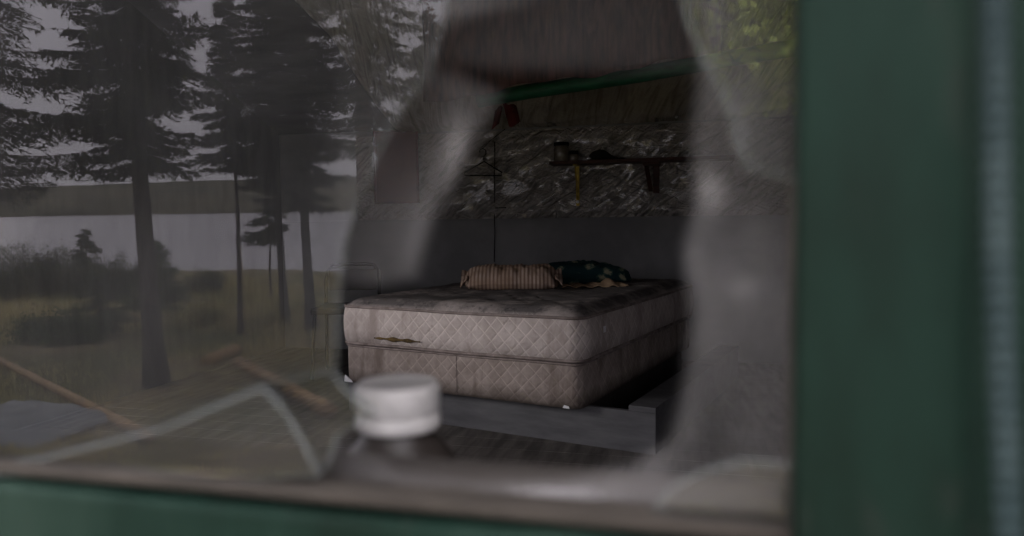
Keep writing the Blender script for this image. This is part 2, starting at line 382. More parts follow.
def mat_cap():
    m = NT('white_cap_plastic'); v = m.coord('Object'); n1 = m.noise(v, 90, 4, 0.6)
    m.pbr(m.ramp(n1, [(0.3, (0.40, 0.38, 0.365)), (0.6, (0.50, 0.48, 0.46))]), 0.45, None, 0.4); return m.m
M['cap'] = mat_cap()
def mat_bottle():
    m = NT('dusty_brown_bottle_plastic'); v = m.coord('Object'); n1 = m.noise(v, 40, 4, 0.6)
    m.pbr(m.ramp(n1, [(0.3, (0.022, 0.017, 0.015)), (0.7, (0.045, 0.037, 0.032))]), 0.45, None, 0.4); return m.m
M['bottle'] = mat_bottle()

# ------------------------------------------------------------------ the cabin: floor, walls, roof
WX0, WX1, WY = -3.35, 1.75, 5.45            # left wall, right wall, far wall (inner faces)
FY0, FY1 = 0.335, 0.405                     # front wall, outer and inner face
Z_BOT = at_y(520, 218.3, WY).z              # lower edge of the sheeting on the far wall
Z_TOP = at_y(600, 124.0, WY).z              # where the roof lining starts
RIDGE_Y, RIDGE_Z = 2.9, Z_TOP + 1.0
def setting(o): o['kind'] = 'structure'; return o

mb = MB(); k = 0; y = FY0
while y < WY+0.06:
    mb.box(((WX0+WX1)/2, y+0.07, -0.05), (WX1-WX0+0.1, 0.1385, 0.04), bev=0.002); y += 0.14
mb.box(((WX0+WX1)/2, (FY0+WY)/2+0.03, -0.10), (WX1-WX0+0.1, WY-FY0+0.08, 0.05))
setting(mb.build('floor', M['floor']))
setting(MB().box(((WX0+WX1)/2, WY+0.04, Z_TOP/2-0.02), (WX1-WX0+0.16, 0.06, Z_TOP+0.12)).build('wall_back', M['wainscot']))
WL_Y0, WL_Y1, WL_Z0, WL_Z1 = 1.15, 2.80, 0.70, Z_TOP-0.08      # unseen opening added in the left wall to light the bed
def side_wall(name, x, s, hole=None):
    """gabled wall; hole = (y0, y1, z0, z1) leaves an opening"""
    xs = (x, x+0.06*s); vs = []; fs = []
    def prism(prof):
        n = len(vs); m_ = len(prof)
        for q in xs: vs.extend((q, a, b) for a, b in prof)
        fs.append(tuple(n+i for i in range(m_))); fs.append(tuple(n+m_+i for i in reversed(range(m_))))
        for i in range(m_): fs.append((n+i, n+(i+1) % m_, n+m_+(i+1) % m_, n+m_+i))
    Y0, Y1 = FY0, WY+0.07
    if hole:
        a, b, c, d = hole
        prism([(Y0, -0.6), (a, -0.6), (a, Z_TOP), (Y0, Z_TOP)]); prism([(b, -0.6), (Y1, -0.6), (Y1, Z_TOP), (b, Z_TOP)])
        prism([(a, -0.6), (b, -0.6), (b, c), (a, c)]); prism([(a, d), (b, d), (b, Z_TOP), (a, Z_TOP)])
    else: prism([(Y0, -0.6), (Y1, -0.6), (Y1, Z_TOP), (Y0, Z_TOP)])
    prism([(Y0, Z_TOP), (Y1, Z_TOP), (RIDGE_Y, RIDGE_Z)])
    setting(mesh(name, vs, fs, M['plywood'], smooth=False))
side_wall('wall_left', WX0, -1, (WL_Y0, WL_Y1, WL_Z0, WL_Z1)); side_wall('wall_right', WX1, 1)
w2 = setting(empty('added_opening_left', (WX0-0.03, (WL_Y0+WL_Y1)/2, WL_Z0)))  # unseen side opening, added to let light onto the bed
def _f(c, d):
    o_ = MB().box((c[0]-w2.location.x, c[1]-w2.location.y, c[2]-w2.location.z), d, bev=0.003).build('added_opening_frame', M['green'], w2)
ym, zm = (WL_Y0+WL_Y1)/2, (WL_Z0+WL_Z1)/2
_f((WX0-0.03, ym, WL_Z0+0.02), (0.08, WL_Y1-WL_Y0, 0.04)); _f((WX0-0.03, ym, WL_Z1-0.02), (0.08, WL_Y1-WL_Y0, 0.04))
_f((WX0-0.03, WL_Y0+0.02, zm), (0.08, 0.04, WL_Z1-WL_Z0)); _f((WX0-0.03, WL_Y1-0.02, zm), (0.08, 0.04, WL_Z1-WL_Z0))
# roof: two slopes
def slope(y0, z0, y1, z1, name, mat, t=0.05, x0=WX0-0.1, x1=WX1+0.1):
    vs = [(x0, y0, z0), (x1, y0, z0), (x1, y1, z1), (x0, y1, z1)] + [(x0, y0, z0+t), (x1, y0, z0+t), (x1, y1, z1+t), (x0, y1, z1+t)]
    fs = [(0, 3, 2, 1), (4, 5, 6, 7), (0, 1, 5, 4), (1, 2, 6, 5), (2, 3, 7, 6), (3, 0, 4, 7)]
    return mesh(name, vs, fs, mat, smooth=False)
sl = (RIDGE_Z-Z_TOP)
setting(slope(WY+0.30, Z_TOP-0.3*sl/(WY-RIDGE_Y)+0.03, RIDGE_Y, RIDGE_Z+0.03, 'roof', M['plywood']))
setting(slope(0.05, Z_TOP-0.3*sl/(RIDGE_Y-FY0)+0.03, RIDGE_Y, RIDGE_Z+0.03, 'roof', M['plywood']))

F_Z = -0.03
WR_X0, WR_X1, WR_Z0 = 0.40, 1.66, 0.06          # unseen front opening, added right of the casing for fill light
# front wall with its openings: the broken window and, further left, an unseen doorway added to let daylight in
P_R = at_y(795, 300, PANE_Y).x              # right edge of the glass
Z_S = at_y(512, 497, PANE_Y).z              # lower edge of the glass
WIN_X0, WIN_X1, WIN_Z0, WIN_Z1 = -1.15, P_R+0.012, Z_S-0.012, 1.45
ADDED_DOOR_X0, ADDED_DOOR_X1, ADDED_DOOR_Z1 = -3.15, -1.45, Z_TOP-0.12
fy = (FY0+FY1)/2; ft = FY1-FY0
mb = MB()
def fw(x0, x1, z0, z1): mb.box(((x0+x1)/2, fy, (z0+z1)/2), (x1-x0, ft, z1-z0))
fw(WX0-0.06, ADDED_DOOR_X0, -0.6, Z_TOP); fw(ADDED_DOOR_X0, ADDED_DOOR_X1, ADDED_DOOR_Z1, Z_TOP); fw(ADDED_DOOR_X0, ADDED_DOOR_X1, -0.6, -0.04)
fw(ADDED_DOOR_X1, WIN_X0, -0.6, Z_TOP); fw(WIN_X0, WIN_X1, -0.6, WIN_Z0); fw(WIN_X0, WIN_X1, WIN_Z1, Z_TOP); fw(WIN_X1, WR_X0, -0.6, Z_TOP); fw(WR_X1, WX1+0.06, -0.6, Z_TOP); fw(WR_X0, WR_X1, -0.6, WR_Z0); fw(WR_X0, WR_X1, Z_TOP-0.1, Z_TOP)
setting(mb.build('wall_front', M['green']))
portal(ADDED_DOOR_X0, ADDED_DOOR_X1, 0.0, ADDED_DOOR_Z1, FY1+0.01)
portal(WIN_X0, WIN_X1, WIN_Z0, WIN_Z1, FY1+0.01)
portal(WR_X0, WR_X1, WR_Z0, Z_TOP-0.1, FY1+0.01)
w3 = setting(empty('added_opening_right', ((WR_X0+WR_X1)/2, fy, WR_Z0))); wr_w, wr_h = WR_X1-WR_X0, Z_TOP-0.1-WR_Z0  # unseen opening, added to brighten the back wall and the bed's side
for c_, d_ in (((0, 0, 0.02), (wr_w, 0.09, 0.04)), ((0, 0, wr_h-0.02), (wr_w, 0.09, 0.04)), ((-wr_w/2+0.02, 0, wr_h/2), (0.04, 0.09, wr_h)), ((wr_w/2-0.02, 0, wr_h/2), (0.04, 0.09, wr_h))):
    MB().box(c_, d_, bev=0.003).build('added_opening_frame', M['green'], w3)
ld = bpy.data.lights.new('sky_portal', 'AREA'); ld.shape = 'RECTANGLE'; ld.size = WL_Z1-WL_Z0; ld.size_y = WL_Y1-WL_Y0; ld.cycles.is_portal = True
o = bpy.data.objects.new('sky_portal', ld); COL.objects.link(o); o.location = (WX0+0.01, ym, zm); o.rotation_euler = (0, math.radians(-90), 0)

# window frame (painted boards on the outside, bare putty lip at the glass)
win = setting(empty('window_1', ((WIN_X0+WIN_X1)/2, FY0, WIN_Z0)))
def in_parent(o, p): o.parent = p; o.matrix_parent_inverse = Matrix.Translation(-p.location); return o
J0 = at_y(797, 268, 0.318).x; J1 = at_y(976, 268, 0.318).x
jb = MB().box(((J0+J1)/2, 0.324, 1.0), (J1-J0, 0.020, 1.35), bev=0.007).build('window_casing', M['green'])
jb.rotation_euler = (0, 0, 0); in_parent(jb, win)
zs = at_y(300, 478, 0.325).z
in_parent(MB().box(((WIN_X0+P_R)/2+0.01, 0.327, WIN_Z0-0.052), (P_R-WIN_X0+0.06, 0.016, 0.10), bev=0.003).build('window_apron', M['green']), win)
in_parent(MB().box(((WIN_X0+P_R)/2, 0.334, WIN_Z0+0.006), (P_R-WIN_X0, 0.020, 0.006), bev=0.002).build('putty_lip', M['putty']), win)
in_parent(MB().box((P_R+0.004, 0.338, (WIN_Z0+WIN_Z1)/2), (0.010, 0.022, WIN_Z1-WIN_Z0), bev=0.002).build('glazing_bead', M['putty']), win)
in_parent(MB().box(((WIN_X0+P_R)/2, 0.327, WIN_Z1+0.03), (P_R-WIN_X0+0.06, 0.016, 0.08), bev=0.003).build('window_head', M['green']), win)

in_parent(MB().box(((WIN_X0+P_R)/2, 0.375, WIN_Z0+0.001), (P_R-WIN_X0, 0.058, 0.004), bev=0.001).build('window_sill', M['plywood']), win)
# chalky teal rope hanging down the wall beside the casing
pts = [at_y(994 + 8*(t/12.0) + (20*max(0, t/12.0-0.5)), -60+t*55, 0.305) for t in range(13)]
q = MB()
n = 200; core = []
for i in range(n+1):
    t = i/n*12; a = int(min(t, 11.999)); fr = t-a; core.append(pts[a].lerp(pts[a+1], fr))
q.tube(core, [0.0046+0.0006*math.sin(i*1.1) for i in range(n+1)], 14)
tag(q.build('rope', M['teal'], smooth=True), 'chalky teal rope hanging down the green wall at the far right edge', 'rope')

# ------------------------------------------------------------------ glass shards
def poly_plate(name, pxs, off, th, label, group=None, edge=0.0012):
    root = None
    pts = [on_pane(x, y, off) for x, y in pxs]
    nrm = sum(((pts[i]-pts[0]).cross(pts[(i+1) % len(pts)]-pts[0]) for i in range(1, len(pts)-1)), Vector())
    if nrm.dot(PANE_N) < 0: pts.reverse(); pxs = list(reversed(pxs))
    c = sum(pts, Vector())/len(pts)
    n = len(pts); vs = [p-c for p in pts] + [p-c-PANE_N*th for p in pts]
    # area order
    fs = [tuple(range(n))]
    o = mesh(name, vs[:n], fs, M['glass'], smooth=False, loc=c)
    tag(o, label, 'broken glass', group)
    def vis(p): return min(p[0], 1e9)
    e = MB()
    for i in range(n):
        a, b = pxs[i], pxs[(i+1) % n]
        if (a[0] < -60 and b[0] < -60) or (a[1] < -30 and b[1] < -30) or (a[0] > 790 and b[0] > 790): continue
        pa, pb = vs[i], vs[(i+1) % n]
        e.tube([pa-PANE_N*th/2, pb-PANE_N*th/2], edge, 6)
    e.build('chipped_edge', M['glassedge'], o, True)
    return o
G = 'broken shards of the window pane'
poly_plate('glass_shard', [(-420, -260), (452, -260), (446, 4), (436, 40), (424, 78), (400, 108), (378, 150), (356, 200), (343, 246), (337, 300), (334, 368), (300, 378), (262, 382), (160, 424), (40, 455), (-120, 470), (-420, 440)], 0, 0.003,
           'largest remaining piece of window glass, mirroring spruces and lake on the left', edge=0.0007)
poly_plate('glass_shard', [(-420, 446), (-120, 476), (40, 460), (160, 430), (262, 388), (288, 420), (318, 476), (200, 484), (0, 470), (-420, 452)], -0.002, 0.003,
           'long low glass shard along the sill left of the jagged crack', G, 0.0012)
poly_plate('glass_shard', [(270, 384), (300, 381), (331, 372), (345, 392), (372, 412), (336, 436), (325, 470), (312, 455), (290, 418)], 0.006, 0.003,
           'small jagged glass shard standing on the sill just left of the white cap', G, 0.0014)
poly_plate('glass_shard', [(676, -260), (830, -260), (830, 190), (775, 172), (748, 166), (738, 130), (722, 88), (700, 50), (686, 10)], 0, 0.003,
           'pointed glass shard in the top right corner mirroring yellow leaves', G, 0.0014)
poly_plate('glass_shard', [(668, 492), (700, 474), (745, 462), (830, 470), (830, 530), (700, 518), (655, 512)], 0, 0.003,
           'low triangular glass shard in the bottom right corner of the window', G, 0.0009)

# dusty torn screen / plastic film just inside the glass
def seg_d(p, a, b):
    ax, ay = a; bx, by = b; px, py = p; dx, dy = bx-ax, by-ay; L = dx*dx+dy*dy
    t = 0 if L == 0 else max(0, min(1, ((px-ax)*dx+(py-ay)*dy)/L)); return math.hypot(px-ax-t*dx, py-ay-t*dy)
def inside(p, poly):
    x, y = p; c = False; n = len(poly)
    for i in range(n):
        x1, y1 = poly[i]; x2, y2 = poly[(i+1) % n]
        if (y1 > y) != (y2 > y) and x < (x2-x1)*(y-y1)/(y2-y1)+x1: c = not c
    return c
HOLE = [(690, 70), (694, 20), (655, -10), (560, 2), (480, 22), (448, 38), (440, 62), (470, 70), (512, 88), (500, 112), (478, 150), (458, 190), (440, 224), (430, 258), (424, 284), (392, 292), (352, 296), (340, 318), (342, 372), (350, 430), (400, 462), (470, 474), (560, 470), (622, 458), (664, 436), (678, 380), (684, 320), (676, 250), (688, 200), (684, 130)]
def cover(px, py):
    p = (px, py)
    d = min(seg_d(p, HOLE[i], HOLE[(i+1) % len(HOLE)]) for i in range(len(HOLE)))
    hole = inside(p, HOLE)
    if hole: return max(0.0, 0.07*min(1, (78-py)/20.0))*(1-0.3*math.exp(-(d/8)**2)) if py < 78 else 0.0
    v = 0.10
    if px > 560: v = 0.21
    if py > 440 and px > 320: v = 0.17
    if px < 338: v = 0.035
    elif px < 470 and py < 440: v = 0.14
    v *= 0.75+0.5*noise.noise(Vector((px*0.012, py*0.006, 3.0)))+0.25*noise.noise(Vector((px*0.04, py*0.02, 9.0)))
    v += 0.10*math.exp(-((d-14)/12.0)**2)*(0.3+1.3*abs(noise.noise(Vector((px*0.03, py*0.012, 1.0)))))*(1.0 if px > 345 else 0.3)
    for (cx, cy, rx, ry, a) in BLOBS:
        v += a*math.exp(-((px-cx)/rx)**2-((py-cy)/ry)**2)
    fade = min(1.0, (d+2)/26.0); fade = fade*fade*(3-2*fade)
    return max(0.0, v*fade + (0.07*min(1, (78-py)/20.0)*(1-fade) if py < 78 else 0))
BLOBS = [(458, 148, 14, 30, .22), (408, 232, 20, 40, .05), (742, 118, 14, 34, .16), (708, 190, 18, 18, .28), (745, 287, 20, 12, .14), (688, 262, 14, 14, .08),  # includes highlights and bright spots painted into the film as denser cover
         (425, 4, 90, 12, .22), (700, 14, 30, 24, .20), (780, 200, 60, 300, .03), (675, 385, 20, 8, .05), (552, 495, 50, 8, .75), (690, 496, 70, 22, .16), (500, 464, 30, 12, .10),
         (335, 395, 20, 14, .05), (150, 240, 30, 70, .03), (540, 76, 26, 16, .12)]
STEP = 5.0
nu, nv = int((820+60)/STEP), int((540+30)/STEP)
vs, cov = [], []
for j in range(nv+1):
    for i in range(nu+1):
        px, py = -60+i*STEP, -30+j*STEP
        off = 0.022 + 0.004*noise.noise(Vector((px*0.01, py*0.006, 0)))
        p = on_pane(px, min(py, 540), off); p.z = max(p.z, WIN_Z0+0.004)
        vs.append(p); cov.append(cover(px, py))
fs = []
for j in range(nv):
    for i in range(nu):
        f = (j*(nu+1)+i, j*(nu+1)+i+1, (j+1)*(nu+1)+i+1, (j+1)*(nu+1)+i)
        if max(cov[q_] for q_ in f) <= 0: continue
        if -60+i*STEP > 792: continue
        fs.append(f)
film = mesh('torn_window_screen', vs, fs, M['film'])
at = film.data.attributes.new('cover', 'FLOAT', 'POINT'); at.data.foreach_set('value', cov)
tag(film, 'dusty grey insect screen with a big torn hole behind the broken glass', 'window screen')

# counter under the window inside, and the bottle on it
CT = 0.742
ct = empty('counter', (-0.3, 0.55, 0)); tag(ct, 'narrow grey wooden counter under the window inside the cabin', 'counter')
in_parent(MB().box((-0.30, FY1+0.125, CT-0.012), (1.6, 0.245, 0.024), bev=0.003).build('counter_top', M['greyboard']), ct)
for x in (-1.0, -0.3, 0.42):
    in_parent(MB().box((x, FY1+0.12, (CT-0.024-0.03)/2), (0.04, 0.2, CT-0.024+0.03), bev=0.002).build('leg', M['greyboard']), ct)
BY = 0.470
cc = at_y(398, 412, BY)
bot = empty('bottle', (cc.x, cc.y, CT)); tag(bot, 'squat dark bottle with ribbed white screw cap standing inside the broken window', 'bottle')
sc = BY/FPX/ (FWD.y) * 1.0
zt = at_y(398, 382, BY).z - CT
zb = at_y(398, 425.5, BY).z - CT
R = 0.0298
body = MB().lathe([(0.040, 0.0), (0.047, 0.006), (0.048, 0.02), (0.048, zb-0.046), (0.046, zb-0.034), (0.036, zb-0.018), (0.027, zb-0.008), (0.024, zb-0.002), (0.0235, zb+0.012)], n=48)
body.build('bottle_body', M['bottle'], bot, True)
isr = lambda z: zb+0.012 < z < zt-0.004
cap = MB().lathe([(R*0.98, zb), (R, zb+0.001), (R, zb+0.0080), (R*0.955, zb+0.0090), (R*0.945, zb+0.0112), (R*0.985, zb+0.0122), (R, zb+0.0135), (R, zt-0.005), (R*0.97, zt-0.002), (R*0.92, zt), (R*0.86, zt+0.0003), (R*0.84, zt), (0.0005, zt+0.0003)], n=120, ribs=(isr, -0.025))
cap.build('bottle_cap', M['cap'], bot, True)
# fallen slivers of glass and a crumpled film scrap on the counter
random.seed(4)
for i, (x, y) in enumerate([(510, 488), (540, 494), (575, 498), (600, 492), (470, 486)]):
    p = at_y(x, y, 0.40+0.01*i); p.z = CT+0.001
    a = random.random()*3; r1, r2 = 0.03, 0.012
    vs = [(math.cos(a)*r1, math.sin(a)*r1, 0), (math.cos(a+1.9)*r2, math.sin(a+1.9)*r2, 0), (-math.cos(a)*r1*.8, -math.sin(a)*r1*.8, 0), (math.cos(a-1.6)*r2, math.sin(a-1.6)*r2, 0)]
    v2 = [(u_, v_, 0.003) for u_, v_, _ in vs]
    o = mesh('glass_sliver', vs+v2, [(3, 2, 1, 0), (4, 5, 6, 7)]+[(k, (k+1) % 4, 4+(k+1) % 4, 4+k) for k in range(4)], M['glassedge'], smooth=False, loc=p)
    tag(o, 'sliver of broken glass lying on the counter under the window', 'broken glass', 'glass slivers on the counter')

# ------------------------------------------------------------------ far wall: sheeting, shelf, hanger
def crumple(x, z, s=1.0):
    a = noise.noise(Vector((x*1.6+z*1.3, z*5.0-x*2.2, 2.1))); b = noise.noise(Vector((x*5.0, z*7.0, 7.7))); c = noise.noise(Vector((x*13, z*15, 1.1)))
    return s*(0.028*(1-abs(a)*2) + 0.012*(1-abs(b)*2) + 0.005*c)
SX0 = at_y(358, 180, WY).x
def fsheet(u, v):
    x = SX0+u*(WX1-SX0-0.003); z = Z_BOT+v*(Z_TOP-Z_BOT-0.02)
    return (x, WY-0.008-max(0, crumple(x, z))*min(1, v*14)*min(1, (1-v)*10+0.2), z)
vs, fs = grid_mesh(420, 120, fsheet)
tag(mesh('plastic_sheet', vs, fs, M['poly']), 'crumpled clear plastic sheeting stapled over the upper far wall', 'plastic sheeting')
RS = (RIDGE_Z-Z_TOP)/(WY-RIDGE_Y)
def froof(u, v):
    x = -2.22+u*(WX1+2.22-0.003); y = WY-0.02-v*(WY-RIDGE_Y-0.03)
    f = abs(math.sin((x*4.4-v*6.5+1.2*noise.noise(Vector((x*1.2, v*2, 0))))))
    z = Z_TOP+(WY-y)*RS-0.012-0.065*f*min(1, 14*v)-0.012*abs(noise.noise(Vector((x*6, v*9, 4))))
    return (x, y, z)
vs, fs = grid_mesh(360, 90, froof)
tag(mesh('roof_lining', vs, fs, M['polyroof']), 'slack plastic lining in diagonal folds under the sloping roof', 'plastic sheeting')
setting(MB().box(((WX0+WX1)/2, WY-0.012, Z_BOT-0.006), (WX1-WX0-0.04, 0.012, 0.012), bev=0.002).build('trim_1', M['wainscot']))

SY = WY-0.20
def shelf_pt(px, py): return at_y(px, py, SY)
sL = shelf_pt(549, 163); sR = shelf_pt(735, 156.5)
sh = empty('wall_shelf', ((sL.x+sR.x)/2, WY-0.12, (sL.z+sR.z)/2))
tag(sh, 'long dark wooden shelf on the sheeted far wall above the bed', 'shelf')
cx, cz = sh.location.x, sh.location.z
ang = math.atan2(sR.z-sL.z, sR.x-sL.x)
bd = MB().box((0, 0, 0), (sR.x-sL.x, 0.19, 0.024), bev=0.003).build('shelf_board', M['darkwood'], sh); bd.rotation_euler = (0, -ang, 0); bd.location = (0, 0.015, 0)
def shelf_z(x): return cz+(x-cx)*math.tan(ang)
# yellow metal bracket
bx = at_y(577.5, 165, WY-0.05).x; zt_, zb_ = shelf_z(bx)-0.012, at_y(577.5, 206, WY-0.03).z
mb = MB()
hh = zt_-zb_
mb.box((0, 0.0, -hh/2), (0.026, 0.010, hh), bev=0.002)
mb.box((0, -0.07, -0.006), (0.026, 0.14, 0.008), bev=0.002)
mb.add([(-0.004, -0.13, -0.012), (0.004, -0.13, -0.012), (0.004, -0.004, -hh*0.9), (-0.004, -0.004, -hh*0.9), (-0.004, -0.115, -0.012), (0.004, -0.115, -0.012), (0.004, -0.004, -hh*0.8), (-0.004, -0.004, -hh*0.8)],
       [(0, 1, 2, 3), (7, 6, 5, 4), (0, 4, 5, 1), (1, 5, 6, 2), (2, 6, 7, 3), (3, 7, 4, 0)])
o = mb.build('metal_bracket', M['brass']); o.parent = sh; o.location = (bx-cx, WY-0.040-sh.location.y, zt_-cz); o['label'] = 'narrow yellow metal shelf bracket'
s_ = MB().lathe([(0.006, 0), (0.012, 0.002), (0.012, 0.006), (0.005, 0.009)], n=12).build('screw', M['guard'], o, True); s_.rotation_euler = (math.radians(90), 0, 0); s_.location = (0, -0.006, -hh+0.03)
# wooden bracket
wx = at_y(652, 165, WY-0.06).x; wz = shelf_z(wx)-0.012; zb2 = at_y(655, 193, WY-0.06).z; hh = wz-zb2
mb = MB(); mb.box((0.03, 0.0, -hh/2), (0.045, 0.03, hh), bev=0.003)
mb.box((-0.022, -0.075, -hh/2), (0.03, 0.022, hh*1.08), Matrix.Rotation(math.radians(-33), 4, 'X') @ Matrix.Rotation(math.radians(-10), 4, 'Y'), bev=0.002)
mb.box((0.0, -0.07, -0.012), (0.12, 0.16, 0.02), bev=0.002)
o = mb.build('wooden_bracket', M['darkwood']); o.parent = sh; o.location = (wx-cx, WY-0.045-sh.location.y, wz-cz)
# jars and the flat dark hat on the shelf
def jar(pxc, w_px, top_py, name, label, lid):
    x = at_y(pxc, 160, WY-0.12).x; r = w_px/FPX*5.4/2; z0 = shelf_z(x)+0.0125; h = at_y(pxc, top_py, WY-0.12).z-z0
    j = empty(name, (x, WY-0.12, z0)); tag(j, label, 'jar')
    lh = 0.018 if lid else 0.0
    MB().lathe([(r*0.9, 0), (r, 0.004), (r, h*0.78-lh), (r*0.86, h*0.9-lh), (r*0.86, h-lh)], n=32).build('jar_body', M['jarglass'], j, True)
    if lid: MB().lathe([(r*0.98, h-lh-0.008), (r*1.02, h-lh-0.004), (r*1.02, h-0.002), (r*0.95, h), (0.001, h)], n=32).build('lid', M['black'], j, True)
jar(561.5, 15, 142.5, 'jar', 'tall cloudy jar with black lid at the left end of the shelf', True)
jar(573.5, 10, 151.0, 'jar', 'short squat jar standing right beside the tall lidded jar', True)
hx = at_y(606, 158, WY-0.12).x; hz = shelf_z(hx)+0.013
def hat(u, v):
    a = u*2*math.pi; r = v
    rx, ry = 0.145, 0.075
    h = 0.055*max(0, 1-(r*1.6)**2)**0.5 if r < 0.62 else 0.0
    h += 0.010+0.012*(1-r)+0.006*noise.noise(Vector((math.cos(a)*2, math.sin(a)*2, r*3)))
    return (rx*r*math.cos(a)-(0.045 if r < 0.62 else 0.0), ry*r*math.sin(a), h)
vs, fs = grid_mesh(40, 16, hat); b2 = len(vs)
vs2 = [(x_, y_, max(0.0, z_-0.008)) for x_, y_, z_ in vs]; fs2 = [tuple(b2+i for i in reversed(f)) for f in fs]
o = mesh('hat', vs+vs2, fs+fs2, M['blackcloth'], loc=(hx, WY-0.115, hz)); tag(o, 'flat black cap lying on the middle of the shelf', 'hat')

# cable on the wall
c0 = at_y(495, 142, WY-0.035); c1 = at_y(494.5, 262, WY-0.012)
q = MB(); q.tube([c0.lerp(c1, t/8.0)+Vector((0.003*math.sin(t*2.3), -0.01 if t < 5 else 0, 0)) for t in range(9)], 0.0035, 8)
p0 = at_y(495, 208, WY-0.05); p1 = at_y(506, 207.5, WY-0.05)
q.tube([p0, p1], 0.0035, 6)
tag(q.build('cable', M['black'], smooth=True), 'thin dark cable running down the far wall beside the hanger', 'cable')
# hanger on its string
HY = WY-0.16
def hp(px, py): return at_y(px, py, HY)
hg = empty('clothes_hanger', hp(484, 160)); tag(hg, 'black clothes hanger hanging by a string against the plastic sheeting', 'hanger')
q = MB(); arms = [hp(484, 161.5), hp(502, 172.5), hp(501.5, 175.5), hp(465, 175.5), hp(464.5, 172.5)]
q.tube([p-hg.location for p in arms], 0.0048, 8, closed=True); q.build('hanger_frame', M['black'], hg, True)
q = MB(); q.tube([p-hg.location for p in [hp(484, 161.5), hp(483.6, 157), hp(486, 154), hp(485.5, 150), hp(482.5, 148.5), hp(480, 150), hp(479.6, 152.5)]], 0.0038, 8); q.build('hook', M['black'], hg, True)
q = MB(); q.tube([p-hg.location for p in [hp(482.5, 149), hp(490, 141), at_y(505, 129, WY-0.03)]], 0.0022, 6)
q.build('string', M['black'], hg, True)

# red rags dangling at the roof edge
def rag(px0, px1, py0, py1, y, label, seed):
    def f(u, v):
        xa = px0+(px1-px0)*u+(v*7 if seed == 1 else v*-3); ya = py0+(py1-py0)*v+3*math.sin(u*3+seed)
        return at_y(xa, ya, y-0.02-0.012*math.sin(u*7+v*3+seed))
    vs, fs = grid_mesh(10, 14, f); o = mesh('rag', vs, fs, M['redcloth'])
    so = o.modifiers.new('thickness', 'SOLIDIFY'); so.thickness = 0.006
    tag(o, label, 'rag', 'red rags under the roof edge')
rag(502, 513, 98, 124, WY-0.35, 'dark red rag hanging under the green pole, the longer of two', 1)
rag(495, 502, 108, 127, WY-0.30, 'short dark red rag hanging left of the longer red rag', 2)

# green pole across the room and dark blanket hung over it
gp0, gp1 = at_y(488, 99.0, 3.65), at_y(700, 64.0, 3.45)
dv = gp1-gp0; e0 = gp0-dv*0.05; e1 = gp0+dv*((WX1-gp0.x)/dv.x)
q = MB(); q.tube([e0+(e1-e0)*t/10.0+Vector((0, 0, 0.004*math.sin(t*1.7))) for t in range(11)], [0.037]*11, 12)
pole = tag(q.build('pole', M['greenbeam'], smooth=True), 'dark green round pole slung across the room under the roof', 'pole')
def blanket(u, v):
    px = 425+(720-425)*u; 
    p_top = at_y(px, -75, 3.42); pt = gp0+dv*((px-488)/(700-488.0)); pb = at_y(px, 97-0.165*(px-488)-5+2*math.sin(u*13), 3.42)
    p = p_top.lerp(pb, v); p.y = 3.42-0.03*math.sin(u*38+2.5*math.sin(v*2))-0.03*noise.noise(Vector((u*9, v*3, 0)))
    return p
vs, fs = grid_mesh(120, 24, blanket); o = mesh('blanket', vs, fs, M['brownblanket'])
so = o.modifiers.new('thickness', 'SOLIDIFY'); so.thickness = 0.006
tag(o, 'dark reddish brown blanket hanging in folds above the green pole', 'blanket')

# faded red board on the wall at left
a, b = at_y(374, 131, WY-0.06), at_y(418, 203, WY-0.06)
o = empty('notice_board', ((a.x+b.x)/2, WY-0.05, b.z)); tag(o, 'faded red rectangular board on the far wall left of the hanger', 'board')
w_, h_ = b.x-a.x, a.z-b.z
MB().box((0, 0, h_/2), (w_, 0.012, h_), bev=0.003).build('board_panel', M['poster'], o)
q = MB(); q.box((0, -0.008, 0.008), (w_+0.01, 0.016, 0.016), bev=0.002); q.box((0, -0.008, h_-0.008), (w_+0.01, 0.016, 0.016), bev=0.002)
q.box((-w_/2, -0.008, h_/2), (0.016, 0.016, h_), bev=0.002); q.box((w_/2, -0.008, h_/2), (0.016, 0.016, h_), bev=0.002); q.build('board_frame', M['redcloth'], o)

# chair behind the bed's left corner
cp = at_y(349, 266, 4.55)
ch = empty('chair', (cp.x-0.02, 4.55, 0), math.radians(14)); tag(ch, 'dark metal framed chair standing left of the bed behind the haze', 'chair')
ct_z = cp.z
q = MB()
bar = [(-0.19, 0.16, 0.40), (-0.19, 0.19, 0.6), (-0.18, 0.21, ct_z-0.05), (-0.15, 0.215, ct_z-0.005), (-0.10, 0.22, ct_z), (0.10, 0.22, ct_z), (0.15, 0.215, ct_z-0.005), (0.18, 0.21, ct_z-0.05), (0.19, 0.19, 0.6), (0.19, 0.16, 0.40)]
q.tube(bar, 0.012, 10); q.build('back_frame', M['black'], ch, True)
MB().box((0, 0.205, ct_z-0.11), (0.34, 0.022, 0.15), bev=0.008).build('backrest', M['blackcloth'], ch)
MB().box((0, -0.02, 0.425), (0.40, 0.38, 0.045), bev=0.014).build('seat', M['blackcloth'], ch)
for sx in (-1, 1):
    for sy in (-1, 1):
        q = MB(); q.tube([(0.18*sx, 0.155*sy-0.01, 0.41), (0.20*sx, 0.20*sy-0.01, -0.028)], 0.011, 10); q.build('leg', M['black'], ch, True)

